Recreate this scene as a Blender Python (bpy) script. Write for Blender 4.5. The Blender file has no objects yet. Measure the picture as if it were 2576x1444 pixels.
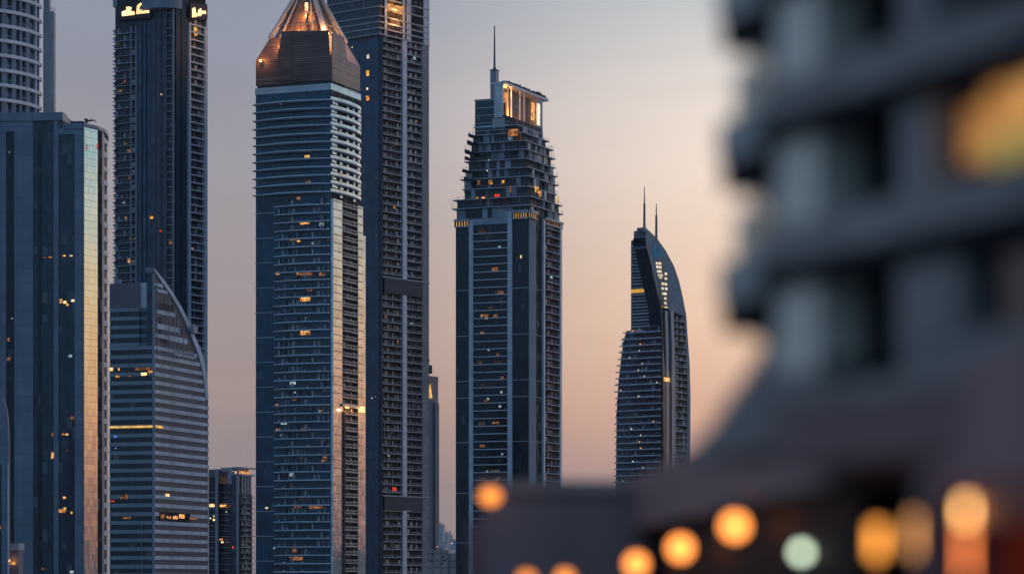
import bpy, math, random
from mathutils import Vector
R = math.radians
random.seed(11)
SC = bpy.context.scene
COL = SC.collection

# ------------------------------------------------------------------ camera
F = 7155.6                    # focal length of a 100 mm lens in photo units (2576 across)
CZ = 7.0                      # camera height
HOR = 1480.0                  # the horizon lies just under the lower edge of the frame
cam = bpy.data.cameras.new('camera')
cam.lens = 100; cam.sensor_width = 36; cam.clip_start = 1; cam.clip_end = 60000
cam.shift_y = (HOR - 724) / 2576
cam.dof.use_dof = True; cam.dof.focus_distance = 1300; cam.dof.aperture_fstop = 0.108
camo = bpy.data.objects.new('camera', cam); COL.objects.link(camo)
camo.location = (0, 0, CZ); camo.rotation_euler = (R(90), 0, 0)
SC.camera = camo
SC.view_settings.view_transform = 'Standard'; SC.view_settings.look = 'None'
SC.view_settings.exposure = 0; SC.view_settings.gamma = 1
SC.cycles.max_bounces = 6; SC.cycles.diffuse_bounces = 3; SC.cycles.glossy_bounces = 4
SC.cycles.use_denoising = True
SC.cycles.sample_clamp_indirect = 4

def srgb(r, g, b):
    f = lambda c: (c/255/12.92) if c/255 <= .04045 else ((c/255+.055)/1.055)**2.4
    return (f(r), f(g), f(b), 1)

# ------------------------------------------------------------------ world: dusk sky, sun just gone down to the right
W = bpy.data.worlds.new('World'); SC.world = W; W.use_nodes = True
nt = W.node_tree; nt.nodes.clear()
def N(t, **k):
    n = nt.nodes.new(t)
    for a, v in k.items(): setattr(n, a, v)
    return n
def math_(op, a, b=None, clamp=False):
    n = N('ShaderNodeMath', operation=op, use_clamp=clamp)
    for i, v in enumerate((a, b)):
        if v is None: continue
        if isinstance(v, (int, float)): n.inputs[i].default_value = v
        else: nt.links.new(v, n.inputs[i])
    return n.outputs[0]
def smooth(v, a, b):
    n = N('ShaderNodeMapRange', interpolation_type='SMOOTHSTEP')
    nt.links.new(v, n.inputs['Value'])
    n.inputs['From Min'].default_value = a; n.inputs['From Max'].default_value = b
    return n.outputs['Result']
def ramp(v, stops):
    n = N('ShaderNodeValToRGB'); cr = n.color_ramp; nt.links.new(v, n.inputs[0])
    while len(cr.elements) < len(stops): cr.elements.new(1)
    for e, (p, c) in zip(cr.elements, stops): e.position = p; e.color = c
    return n.outputs[0]
def mix(f, a, b):
    n = N('ShaderNodeMix', data_type='RGBA')
    nt.links.new(f, n.inputs[0]); nt.links.new(a, n.inputs[6])
    if isinstance(b, tuple): n.inputs[7].default_value = b
    else: nt.links.new(b, n.inputs[7])
    return n.outputs[2]
tc = N('ShaderNodeTexCoord'); sep = N('ShaderNodeSeparateXYZ'); nt.links.new(tc.outputs['Generated'], sep.inputs[0])
x, y, z = sep.outputs
az = math_('MULTIPLY', math_('ARCTAN2', x, y), 180/math.pi)
e = math_('DIVIDE', z, .3, True)
s = lambda *st: [(p/.3, srgb(*c)) for p, c in st]
left = ramp(e, s((0, (136,126,130)), (.046, (159,143,143)), (.067, (169,150,145)), (.123, (166,157,160)), (.193, (147,152,168)), (.3, (120,131,154))))
glow = ramp(e, s((0, (170,140,136)), (.035, (186,150,141)), (.06, (237,185,156)), (.095, (250,211,180)), (.137, (251,227,208)), (.165, (248,232,219)), (.2, (204,206,206)), (.3, (150,158,172))))
side = ramp(e, s((0, (84,68,74)), (.03, (178,122,100)), (.06, (238,172,122)), (.095, (244,204,152)), (.125, (216,212,194)), (.16, (160,192,206)), (.22, (132,158,178)), (.3, (116,142,172))))
back = ramp(e, s((0, (78,102,126)), (.1, (84,124,156)), (.3, (94,136,172))))
sky = mix(smooth(az, -5.6, 6), left, glow)
sky = mix(smooth(az, 12, 42), sky, side)
bk = math_('MAXIMUM', smooth(az, 74, 112), smooth(math_('MULTIPLY', az, -1), 35, 125))
sky = mix(bk, sky, back)
sky = mix(smooth(z, .25, .7), sky, srgb(122, 150, 190))
nz = N('ShaderNodeTexNoise'); mp = N('ShaderNodeMapping'); mp.inputs['Scale'].default_value = (5, 5, 22)
nt.links.new(tc.outputs['Generated'], mp.inputs[0]); nt.links.new(mp.outputs[0], nz.inputs['Vector']); nz.inputs['Scale'].default_value = 1.0; nz.inputs['Detail'].default_value = 4
mr = N('ShaderNodeMapRange'); nt.links.new(nz.outputs[0], mr.inputs[0]); mr.inputs[1].default_value = .3; mr.inputs[2].default_value = .7; mr.inputs[3].default_value = .945; mr.inputs[4].default_value = 1.055
vs = N('ShaderNodeVectorMath', operation='SCALE'); nt.links.new(sky, vs.inputs[0]); nt.links.new(mr.outputs[0], vs.inputs['Scale']); sky = vs.outputs[0]
sky = mix(smooth(z, 0, -.06), sky, srgb(62, 64, 76))
bg = N('ShaderNodeBackground'); nt.links.new(sky, bg.inputs[0]); bg.inputs[1].default_value = 1.0
out = N('ShaderNodeOutputWorld'); nt.links.new(bg.outputs[0], out.inputs[0])

# added soft warm lamp low on the right, brightening the right-hand faces after sunset
sl = bpy.data.lights.new('sun_fill', 'SUN'); sl.energy = .22; sl.angle = R(8); sl.color = (1, .78, .62)
so = bpy.data.objects.new('sun_fill', sl); COL.objects.link(so)
sdir = Vector((math.sin(R(98))*math.cos(R(4)), math.cos(R(98))*math.cos(R(4)), math.sin(R(4))))
so.rotation_euler = sdir.to_track_quat('Z', 'Y').to_euler(); so.location = (300, 200, 400)

# ------------------------------------------------------------------ materials
class NT:
    def __init__(s, name):
        s.m = bpy.data.materials.new(name); s.m.use_nodes = True; s.t = s.m.node_tree; s.t.nodes.clear()
        s.out = s.n('ShaderNodeOutputMaterial')
    def n(s, t, **k):
        n = s.t.nodes.new(t)
        for a, v in k.items(): setattr(n, a, v)
        return n
    def put(s, sock, v):
        if isinstance(v, bpy.types.NodeSocket): s.t.links.new(v, sock)
        else: sock.default_value = v
    def math(s, op, a, b=0, clamp=False):
        n = s.n('ShaderNodeMath', operation=op, use_clamp=clamp); s.put(n.inputs[0], a); s.put(n.inputs[1], b); return n.outputs[0]
    def mix(s, f, a, b, bt='MIX'):
        n = s.n('ShaderNodeMix', data_type='RGBA', blend_type=bt); s.put(n.inputs[0], f); s.put(n.inputs[6], a); s.put(n.inputs[7], b); return n.outputs[2]
    def mapr(s, v, a, b, c, d):
        n = s.n('ShaderNodeMapRange'); s.put(n.inputs[0], v)
        for i, q in enumerate((a, b, c, d)): n.inputs[i+1].default_value = q
        return n.outputs[0]

def facade(name, base, pw, ph, var=.3, line=.25, lw=.06, rough=.12, metal=0., ior=1.7, tilt=.02, pale=0., palecol=(.16,.16,.16,1), zoff=0., streak=.15, bright_line=None):
    """panes or panels on a grid in metres: each cell has its own tone and a slightly different tilt"""
    k = NT(name)
    uv = k.n('ShaderNodeUVMap', uv_map='UVMap'); sp = k.n('ShaderNodeSeparateXYZ'); k.t.links.new(uv.outputs[0], sp.inputs[0])
    u = k.math('DIVIDE', sp.outputs[0], pw); v = k.math('DIVIDE', k.math('ADD', sp.outputs[1], zoff), ph)
    fu, fv = k.math('FLOOR', u), k.math('FLOOR', v)
    cmb = k.n('ShaderNodeCombineXYZ'); k.put(cmb.inputs[0], fu); k.put(cmb.inputs[1], fv); cmb.inputs[2].default_value = (sum(map(ord, name)) % 97)*1.37
    wn = k.n('ShaderNodeTexWhiteNoise', noise_dimensions='3D'); k.put(wn.inputs[0], cmb.outputs[0])
    val = wn.outputs['Value']
    fine = k.n('ShaderNodeTexNoise'); k.put(fine.inputs['Vector'], uv.outputs[0]); fine.inputs['Scale'].default_value = .09; fine.inputs['Detail'].default_value = 5
    tone = k.math('MULTIPLY', k.mapr(val, 0, 1, 1-var, 1+var), k.mapr(fine.outputs[0], .3, .7, 1-streak, 1+streak))
    tn = k.n('ShaderNodeCombineXYZ')
    for i in range(3): k.put(tn.inputs[i], tone)
    col = k.mix(1., base, tn.outputs[0], 'MULTIPLY')
    if pale:
        wn2 = k.n('ShaderNodeTexWhiteNoise', noise_dimensions='3D'); c2 = k.n('ShaderNodeVectorMath', operation='ADD'); k.put(c2.inputs[0], cmb.outputs[0]); c2.inputs[1].default_value = (3.3, 7.7, 5.1)
        k.put(wn2.inputs[0], c2.outputs[0])
        hit = k.math('LESS_THAN', wn2.outputs['Value'], pale)
        frv = k.math('FRACT', v)
        hit = k.math('MULTIPLY', hit, k.math('GREATER_THAN', frv, k.mapr(val, 0, 1, -.2, .75)))
        col = k.mix(hit, col, k.mix(val, palecol, tuple(c*.45 for c in palecol[:3])+(1,)))
    du = k.math('ABSOLUTE', k.math('SUBTRACT', k.math('FRACT', u), .5)); dv = k.math('ABSOLUTE', k.math('SUBTRACT', k.math('FRACT', v), .5))
    ln = k.math('MAXIMUM', k.math('GREATER_THAN', du, .5-lw/pw), k.math('GREATER_THAN', dv, .5-lw/ph))
    lc = bright_line if bright_line else tuple(c*line for c in base[:3])+(1,)
    col = k.mix(ln, col, lc)
    b = k.n('ShaderNodeBsdfPrincipled'); k.put(b.inputs['Base Color'], col)
    k.put(b.inputs['Roughness'], k.math('MAXIMUM', k.math('ADD', rough, k.mapr(val, 0, 1, -.04, .05)), k.math('MULTIPLY', ln, .5)))
    b.inputs['Metallic'].default_value = metal; b.inputs['IOR'].default_value = ior
    if tilt:
        g = k.n('ShaderNodeNewGeometry'); a = k.n('ShaderNodeVectorMath', operation='SUBTRACT'); k.put(a.inputs[0], wn.outputs['Color']); a.inputs[1].default_value = (.5,.5,.5)
        sc = k.n('ShaderNodeVectorMath', operation='SCALE'); k.put(sc.inputs[0], a.outputs[0]); sc.inputs['Scale'].default_value = tilt*2
        ad = k.n('ShaderNodeVectorMath', operation='ADD'); k.put(ad.inputs[0], g.outputs['Normal']); k.put(ad.inputs[1], sc.outputs[0])
        nm = k.n('ShaderNodeVectorMath', operation='NORMALIZE'); k.put(nm.inputs[0], ad.outputs[0]); k.put(b.inputs['Normal'], nm.outputs[0])
    k.t.links.new(b.outputs[0], k.out.inputs[0])
    return k.m

def plain(name, base, rough=.6, metal=0., var=.12, scale=.35, ior=1.5):
    k = NT(name)
    t = k.n('ShaderNodeTexCoord'); nz = k.n('ShaderNodeTexNoise'); mp = k.n('ShaderNodeMapping'); mp.inputs['Scale'].default_value = (1, 1, .25)
    k.put(mp.inputs[0], t.outputs['Object']); k.put(nz.inputs['Vector'], mp.outputs[0]); nz.inputs['Scale'].default_value = scale; nz.inputs['Detail'].default_value = 6
    f = k.mapr(nz.outputs[0], .3, .7, 1-var, 1+var); c = k.n('ShaderNodeCombineXYZ')
    for i in range(3): k.put(c.inputs[i], f)
    oi = k.n('ShaderNodeObjectInfo'); f2 = k.mapr(oi.outputs['Random'], 0, 1, .9, 1.1); c2 = k.n('ShaderNodeCombineXYZ')
    for i in range(3): k.put(c2.inputs[i], f2)
    b = k.n('ShaderNodeBsdfPrincipled')
    k.put(b.inputs['Base Color'], k.mix(1., k.mix(1., base, c.outputs[0], 'MULTIPLY'), c2.outputs[0], 'MULTIPLY'))
    b.inputs['Roughness'].default_value = rough; b.inputs['Metallic'].default_value = metal; b.inputs['IOR'].default_value = ior
    k.t.links.new(b.outputs[0], k.out.inputs[0]); return k.m

def lit(name, col, st, var=.6, cell=1.2, sample=False):
    """something that gives off light: brighter and darker patches like a room seen through glass"""
    k = NT(name)
    t = k.n('ShaderNodeTexCoord'); nz = k.n('ShaderNodeTexVoronoi'); k.put(nz.inputs['Vector'], t.outputs['Object']); nz.inputs['Scale'].default_value = 1/cell
    sp = k.n('ShaderNodeSeparateColor'); k.put(sp.inputs[0], nz.outputs['Color'])
    oi = k.n('ShaderNodeObjectInfo')
    f = k.math('MULTIPLY', k.mapr(sp.outputs[0], 0, 1, 1-var, 1+var), k.mapr(oi.outputs['Random'], 0, 1, 1-var*.5, 1+var*.5))
    em = k.n('ShaderNodeEmission'); em.inputs[0].default_value = col; k.put(em.inputs[1], k.math('MULTIPLY', f, st))
    k.t.links.new(em.outputs[0], k.out.inputs[0])
    k.m.cycles.emission_sampling = 'AUTO' if sample else 'NONE'
    return k.m

M = {}
NAVY = (.012, .026, .048, 1)
M['glass_navy'] = facade('glass_navy', NAVY, 1.6, 3.6, var=.5, pale=.10, palecol=(.10,.12,.14,1), ior=1.75, tilt=.012)
M['glass_blue'] = facade('glass_blue', (.006, .046, .098, 1), 2.2, 3.96, var=.45, line=.5, ior=1.7, tilt=.014, rough=.12, pale=.07, palecol=(.07,.10,.13,1), streak=.4)
M['glass_black'] = facade('glass_black', (.006, .012, .022, 1), 1.5, 3.6, var=.5, pale=.06, palecol=(.08,.09,.11,1), ior=1.6, tilt=.01)
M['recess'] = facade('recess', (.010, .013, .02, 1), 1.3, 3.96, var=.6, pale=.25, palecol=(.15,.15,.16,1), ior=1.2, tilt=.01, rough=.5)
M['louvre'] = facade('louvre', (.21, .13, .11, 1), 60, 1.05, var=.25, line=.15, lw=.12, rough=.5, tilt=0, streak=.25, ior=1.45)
M['louvre_warm'] = facade('louvre_warm', (.62, .40, .31, 1), 60, 1.05, var=.22, line=.2, lw=.12, rough=.45, tilt=0, streak=.2, ior=1.45)  # same louvres, with the glow on their right side put into a paler tone
M['cream'] = facade('cream', (.86, .84, .83, 1), 1.4, 1.98, var=.14, line=.55, lw=.05, rough=.14, metal=.8, tilt=.014, streak=.25)
M['cream_slab'] = plain('cream_slab', (.62, .57, .52, 1), .4, .2)
M['slab'] = plain('slab', (.60, .66, .70, 1), .45)
M['slab_dim'] = plain('slab_dim', (.36, .38, .41, 1), .5)
M['rail'] = plain('rail', (.30, .31, .33, 1), .45, .1)
M['pier'] = facade('pier', (.55, .60, .65, 1), 30, 3.6, var=.08, line=.6, lw=.07, rough=.4, tilt=0)
M['pier_white'] = facade('pier_white', (.66, .68, .70, 1), 30, 3.6, var=.08, line=.7, lw=.06, rough=.4, tilt=0)
M['stone'] = facade('stone', (.165, .205, .26, 1), 5.2, 4.5, var=.09, line=.5, lw=.07, rough=.35, tilt=.004, streak=.2)
M['concrete'] = facade('concrete', (.40, .42, .44, 1), 12, 7.2, var=.06, line=.75, lw=.06, rough=.55, tilt=0, streak=.2)
M['mirror'] = facade('mirror', (.86, .9, .86, 1), 1.05, 2.2, var=.04, line=.3, lw=.045, rough=.05, metal=1., tilt=.009, streak=.06)
M['curtain'] = facade('curtain', (.03, .052, .068, 1), 2.2, 5.1, var=.6, pale=.45, palecol=(.26,.30,.33,1), ior=1.8, tilt=.02, lw=.1, line=.5)
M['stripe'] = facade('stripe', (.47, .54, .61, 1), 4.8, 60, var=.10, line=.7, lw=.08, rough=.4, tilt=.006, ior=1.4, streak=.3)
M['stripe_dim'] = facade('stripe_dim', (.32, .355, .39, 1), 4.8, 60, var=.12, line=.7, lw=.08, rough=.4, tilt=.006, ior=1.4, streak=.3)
M['office'] = facade('office', (.085, .10, .125, 1), 2.4, 3.55, var=.22, line=.7, rough=.35, ior=1.4, tilt=.012)
M['office_dark'] = facade('office_dark', (.010, .020, .032, 1), 2.4, 3.55, var=.45, pale=.05, rough=.1, ior=1.7, tilt=.012)
M['frame'] = plain('frame', (.33, .36, .40, 1), .35, .2)
M['mauve'] = facade('mauve', (.17, .16, .18, 1), 6, 6, var=.08, line=.7, rough=.6, tilt=0)
M['dark'] = plain('dark', (.022, .026, .034, 1), .6)
M['steel'] = plain('steel', (.12, .13, .15, 1), .4, .5)
M['fin'] = facade('fin', (.22, .27, .32, 1), 5, 4, var=.05, line=.85, rough=.6, tilt=.004, ior=1.3)
M['panel_blue'] = facade('panel_blue', (.012, .045, .075, 1), 2.2, 3.56, var=.25, line=.6, rough=.5, tilt=.004, ior=1.3)
M['end'] = facade('end', (.28, .275, .28, 1), 2.6, 2.04, var=.14, line=.6, lw=.09, rough=.6, tilt=.004, ior=1.3)
M['plant'] = facade('plant', (.085, .085, .10, 1), 60, .8, var=.15, line=.6, rough=.6, tilt=0, ior=1.3)
M['grey'] = facade('grey', (.56, .52, .50, 1), 4.0, 3.4, var=.15, line=.7, lw=.5, rough=.7, tilt=0)  # haze over the far blocks is partly put into this pale tone
M['red'] = plain('red', (.22, .03, .02, 1), .5)
M['fg_wall'] = facade('fg_wall', (.29, .265, .245, 1), 1.6, 30, var=.22, line=.5, lw=.03, rough=.6, tilt=0, streak=.3, ior=1.4)
def tinted(name, col, a):
    k = NT(name); tr = k.n('ShaderNodeBsdfTransparent'); b = k.n('ShaderNodeBsdfPrincipled'); b.inputs['Base Color'].default_value = col; b.inputs['Roughness'].default_value = .1
    mx = k.n('ShaderNodeMixShader'); mx.inputs[0].default_value = a; k.t.links.new(tr.outputs[0], mx.inputs[1]); k.t.links.new(b.outputs[0], mx.inputs[2]); k.t.links.new(mx.outputs[0], k.out.inputs[0]); return k.m
M['fg_glass'] = tinted('fg_glass', (.62, .74, .66, 1), .42)
M['fg_pink'] = plain('fg_pink', (.38, .20, .21, 1), .6, var=.15)
M['fg_grey'] = plain('fg_grey', (.23, .195, .20, 1), .6, var=.2)
M['fg_pale'] = plain('fg_pale', (.48, .49, .45, 1), .5, var=.15)
M['fg_skylit'] = plain('fg_skylit', (.92, .84, .68, 1), .5, var=.1)  # corner pillar: the sky light on it is put into this pale tone
M['fg_mauve'] = plain('fg_mauve', (.25, .155, .155, 1), .6, var=.15)
M['fg_dark'] = plain('fg_dark', (.014, .017, .023, 1), .6, ior=1.15)  # near-black: shade of deep recesses and soffits put into the colour
M['fg_black'] = plain('fg_black', (.010, .011, .015, 1), .6, ior=1.15)
M['ground'] = facade('ground', (.16, .15, .14, 1), 9, 9, var=.1, line=.8, rough=.8, tilt=0)
L = {}
L['warm'] = lit('lit_warm', (1, .42, .12, 1), .95, var=.8, cell=.9)
L['hot'] = lit('lit_hot', (1, .55, .22, 1), 2.2, var=.4)
L['dim'] = lit('lit_dim', (1, .42, .18, 1), .22, var=.8, cell=.9)
L['room'] = lit('lit_room', (.75, .55, .36, 1), .07, var=.7)
L['white'] = lit('lit_white', (1, .86, .62, 1), .95, var=.4, cell=.8)
L['cool'] = lit('lit_cool', (.65, .9, .95, 1), .5, var=.5)
L['red'] = lit('lit_red', (1, .07, .03, 1), .8, var=.3)
L['gold'] = lit('lit_gold', (1, .56, .14, 1), .75, var=.35, cell=1.5)
L['logo'] = lit('lit_logo', (1, .55, .24, 1), 2.2, var=.25, cell=3)
L['bluedot'] = lit('lit_blue', (.1, .25, 1, 1), 1.2, var=.2)
L['blue_logo'] = lit('lit_blue_logo', (.03, .17, .30, 1), .42, var=.3)

# ------------------------------------------------------------------ mesh building
class MB:
    def __init__(s): s.v = []; s.f = []; s.mi = []; s.mats = []
    def mat(s, m):
        if m not in s.mats: s.mats.append(m)
        return s.mats.index(m)
    def face(s, pts, m):
        i = len(s.v); s.v += [tuple(p) for p in pts]; s.f.append(tuple(range(i, i+len(pts)))); s.mi.append(s.mat(m))
    def hexa(s, b, t, m):           # two quads, bottom and top, both counter-clockwise from above
        i = len(s.v); s.v += [tuple(p) for p in b]+[tuple(p) for p in t]; k = s.mat(m); n = len(b)
        s.f.append(tuple(i+j for j in reversed(range(n)))); s.f.append(tuple(i+n+j for j in range(n))); s.mi += [k, k]
        for j in range(n):
            q = (j+1) % n; s.f.append((i+j, i+q, i+n+q, i+n+j)); s.mi.append(k)
    def box(s, x0, x1, y0, y1, z0, z1, m):
        x0, x1 = sorted((x0, x1)); y0, y1 = sorted((y0, y1)); z0, z1 = sorted((z0, z1))
        p = [(x0,y0),(x1,y0),(x1,y1),(x0,y1)]
        s.hexa([(a,b,z0) for a,b in p], [(a,b,z1) for a,b in p], m)
    def prism(s, poly, z0, z1, m):
        a = sum(poly[i][0]*poly[(i+1)%len(poly)][1]-poly[(i+1)%len(poly)][0]*poly[i][1] for i in range(len(poly)))
        if a < 0: poly = poly[::-1]
        s.hexa([(a,b,z0) for a,b in poly], [(a,b,z1) for a,b in poly], m)
    def wall(s, face, u0, u1, z0, z1, o0, o1, m):    # box on a face: u along it, o outwards
        if face == 'F': s.box(u0, u1, -o1, -o0, z0, z1, m)
        else: s.box(o0, o1, u0, u1, z0, z1, m)
    def plate(s, face, pts, o0, o1, m):              # outline (u,z) with thickness on a face
        P = (lambda u, z, o: (u, -o, z)) if face == 'F' else (lambda u, z, o: (o, u, z))
        a = sum(pts[i][0]*pts[(i+1)%len(pts)][1]-pts[(i+1)%len(pts)][0]*pts[i][1] for i in range(len(pts)))
        if a < 0: pts = pts[::-1]
        s.hexa([P(u,z,o0) for u,z in pts], [P(u,z,o1) for u,z in pts], m)
    def bar(s, p, q, r, m, n=6, r2=None):
        p, q = Vector(p), Vector(q); d = (q-p).normalized(); a = d.orthogonal().normalized(); b = d.cross(a); r2 = r if r2 is None else r2
        c = [(a*math.cos(t)+b*math.sin(t)) for t in [2*math.pi*j/n for j in range(n)]]
        s.hexa([p+k*r for k in c], [q+k*r2 for k in c], m)
    def build(s, name, parent=None, uvorg=(0,0)):
        me = bpy.data.meshes.new(name); me.from_pydata(s.v, [], s.f)
        for m in s.mats: me.materials.append(m)
        me.polygons.foreach_set('material_index', s.mi)
        uvl = me.uv_layers.new(name='UVMap')
        up = Vector((0,0,1))
        for p in me.polygons:
            n = p.normal
            if abs(n.z) > .95: t, bt = Vector((1,0,0)), Vector((0,1,0))
            else: t = up.cross(n).normalized(); bt = up
            for li in p.loop_indices:
                c = me.vertices[me.loops[li].vertex_index].co
                uvl.data[li].uv = (c.dot(t)+500+uvorg[0], c.dot(bt)+uvorg[1])
        o = bpy.data.objects.new(name, me); COL.objects.link(o)
        if parent: o.parent = parent
        return o

def tag(o, label=None, cat=None, group=None, kind=None):
    for k, v in (('label', label), ('category', cat), ('group', group), ('kind', kind)):
        if v: o[k] = v
    return o
def copy(o, dz=0, parent=None):
    c = o.copy(); COL.objects.link(c); c.parent = parent or o.parent
    c.location = o.location + Vector((0, 0, dz)); return c
def at(px, py, d): return Vector(((px-1288)/F*d, d, CZ+(HOR-py)/F*d))

class Tower:
    def __init__(s, name, label, cat, px, d, yaw, group=None):
        s.d = d; s.th = R(yaw); s.o = Vector(((px-1288)/F*d, d))
        s.e = bpy.data.objects.new(name, None); COL.objects.link(s.e)
        s.e.location = (s.o.x, s.o.y, 0); s.e.rotation_euler = (0, 0, s.th); tag(s.e, label, cat, group)
        s.X = Vector((math.cos(s.th), math.sin(s.th))); s.Y = Vector((-math.sin(s.th), math.cos(s.th)))
    def hit(s, org, dr, px):
        k = (px-1288)/F            # (org+t dr).x = k (org+t dr).y
        return (k*org.y-org.x)/(dr.x-k*dr.y)
    def fx(s, px, o=0): return s.hit(s.o-s.Y*o, s.X, px)
    def ry(s, px, o=0): return s.hit(s.o+s.X*o, s.Y, px)
    def u(s, face, px, o=0): return s.fx(px, o) if face == 'F' else s.ry(px, o)
    def depth(s, face, u): return (s.o+(s.X if face == 'F' else s.Y)*u).y
    def z(s, py, face='F', u=0): return CZ+(HOR-py)/F*s.depth(face, u)
    def uz(s, face, px, py): 
        u = s.u(face, px); return u, s.z(py, face, u)
    def loc(s, px, d):
        w = Vector(((px-1288)/F*d, d))-s.o; return w.dot(s.X), w.dot(s.Y)
    def win(s, face, px, py, w, h, mat, o=.05, name='lit_window', th=.12):
        """a lit window centred on a photo position, w and h in photo units"""
        u0, u1 = s.u(face, px-w/2), s.u(face, px+w/2); um = (u0+u1)/2; zc = s.z(py, face, um); hh = h/F*s.depth(face, um)/2
        m = MB(); m.wall(face, u0, u1, zc-hh, zc+hh, o, o+th, mat)
        # a dark frame stands proud around it, with a mullion
        fr = M['dark']; t = .14
        m.wall(face, u0-t, u1+t, zc+hh, zc+hh+t, o-.04, o+th+.05, fr); m.wall(face, u0-t, u1+t, zc-hh-t, zc-hh, o-.04, o+th+.05, fr)
        if abs(u1-u0) > 2.2:
            nm = int(abs(u1-u0)/1.8)
            for i in range(1, nm+1):
                q = min(u0,u1)+abs(u1-u0)*i/(nm+1)+random.uniform(-.3,.3); m.wall(face, q-.07, q+.07, zc-hh, zc+hh, o+th+.01, o+th+.06, fr)
        return m.build(name, s.e)
    def wins(s, face, lst, o=.05):
        for px, py, w, h, m in lst: s.win(face, px, py, w, h, L[m], o)

def balconies(T, face, pL, pR, yTop, yBot, pitch, depth=1.2, o0=0., slab=None, rail=None, name='balcony', bow=0., sh=.35, rails='bars', clutter=True, variants=4, seed=1, mats=None):
    """one balcony per storey: slab, rail and what stands on it; a few kinds, copied storey by storey"""
    rnd = random.Random(seed); slab = slab or M['slab']; rail = rail or M['rail']
    u0, u1 = sorted((T.u(face, pL), T.u(face, pR))); zt, zb = T.z(yTop), T.z(yBot)
    n = int(round((zt-zb)/pitch)); made = []
    def ring(o, k=10):
        pts = []
        for i in range(k+1):
            t = i/k; pts.append((u0+(u1-u0)*t, o+bow*(1-(2*t-1)**2)))
        return pts
    for q in range(variants):
        m = MB()
        if bow:
            P = ring(o0+depth); poly = [((u, -o) if face == 'F' else (o, u)) for u, o in P]
            poly += [((u1, -o0), (u0, -o0)) if face == 'F' else ((o0, u1), (o0, u0))][0]
            m.prism(poly, 0, sh, slab)
            if rails:
                pr = ring(o0+depth-.12)
                for (a, ao), (b, bo) in zip(pr, pr[1:]):
                    A = (a, -ao) if face == 'F' else (ao, a); B = (b, -bo) if face == 'F' else (bo, b)
                    m.bar((*A, sh+1.0), (*B, sh+1.0), .05, rail, 4)
        else:
            m.wall(face, u0, u1, 0, sh, o0, o0+depth, slab)
            if rails == 'bars':
                m.wall(face, u0, u1, sh+1.0, sh+1.1, o0+depth-.14, o0+depth-.05, rail)
                x = u0+.2
                while x < u1-.2:
                    if rnd.random() < .8: m.wall(face, x, x+rnd.uniform(.08,.2), sh, sh+1.0, o0+depth-.12, o0+depth-.07, rail)
                    x += rnd.uniform(.4, .8)
            elif rails == 'panel':
                m.wall(face, u0, u1, sh, sh+.9, o0+depth-.14, o0+depth-.06, rail)
            elif rails == 'line':
                m.wall(face, u0, u1, sh+1.0, sh+1.09, o0+depth-.14, o0+depth-.05, rail)
        if clutter:
            for _ in range(int(abs(u1-u0)/3)+1):
                w = rnd.uniform(.4, 1.6); x = rnd.uniform(u0+.2, max(u0+.3, u1-w-.2)); h = rnd.choice((.7, 1.2, 2.4, 2.6))
                m.wall(face, x, x+w, sh, sh+h, o0+.06, o0+.3, rnd.choice((M['slab_dim'], M['rail'], M['dark'], M['dark'], M['cream_slab'])))
        made.append(m)
    first = {}; out = []
    for i in range(n+1):
        q = rnd.randrange(variants); zz = zb+i*pitch
        if q not in first: first[q] = ob = made[q].build(name, T.e)
        else: ob = copy(first[q])
        ob.location = (0, 0, zz); out.append(ob)
    return out
def body(T, Wd, D, z1, matF, matR=None, z0=0, name='curtain_wall', x1=0., y0=0.):
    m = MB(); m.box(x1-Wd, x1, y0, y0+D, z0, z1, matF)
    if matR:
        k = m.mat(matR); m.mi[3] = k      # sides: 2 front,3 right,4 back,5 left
    return m.build(name, T.e)
def strip(T, face, pL, pR, yTop, yBot, o0, o1, mat, name='pier'):
    m = MB(); u0, u1 = T.u(face, pL), T.u(face, pR); um = (u0+u1)/2
    m.wall(face, u0, u1, T.z(yBot), T.z(yTop), o0, o1, mat); return m.build(name, T.e)
def point(name, loc, col, w, r=.6, parent=None):
    l = bpy.data.lights.new(name, 'POINT'); l.energy = w; l.color = col; l.shadow_soft_size = r
    o = bpy.data.objects.new(name, l); COL.objects.link(o); o.location = loc
    if parent: o.parent = parent
    return o
ORANGE = (1, .42, .13)

# ------------------------------------------------------------------ ground
m = MB(); m.box(-7900, 7900, -190, 7900, -2, 0, M['ground']); tag(m.build('ground'), kind='structure')

# ================================================================== pyramid-crowned tower
T = Tower('pyramid_crowned_tower', 'tall blue glass tower with cream side and brown louvred pyramid crown lit orange', 'skyscraper', 832, 1350, -21.9)
Wd = -T.fx(643.5); D = T.ry(906); FL = 3.96
zc = T.z(205)
body(T, Wd, D, T.z(228), M['glass_blue'], M['recess'])
b = MB(); b.box(-Wd-.3, .3, -.3, D+.3, T.z(228), T.z(212), M['pier']); b.mi[3] = b.mat(M['cream']); b.build('cornice', T.e)
b = MB(); b.box(-Wd+.5, -.5, .5, D-.5, T.z(212), zc, M['glass_black']); b.build('clerestory', T.e)
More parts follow.
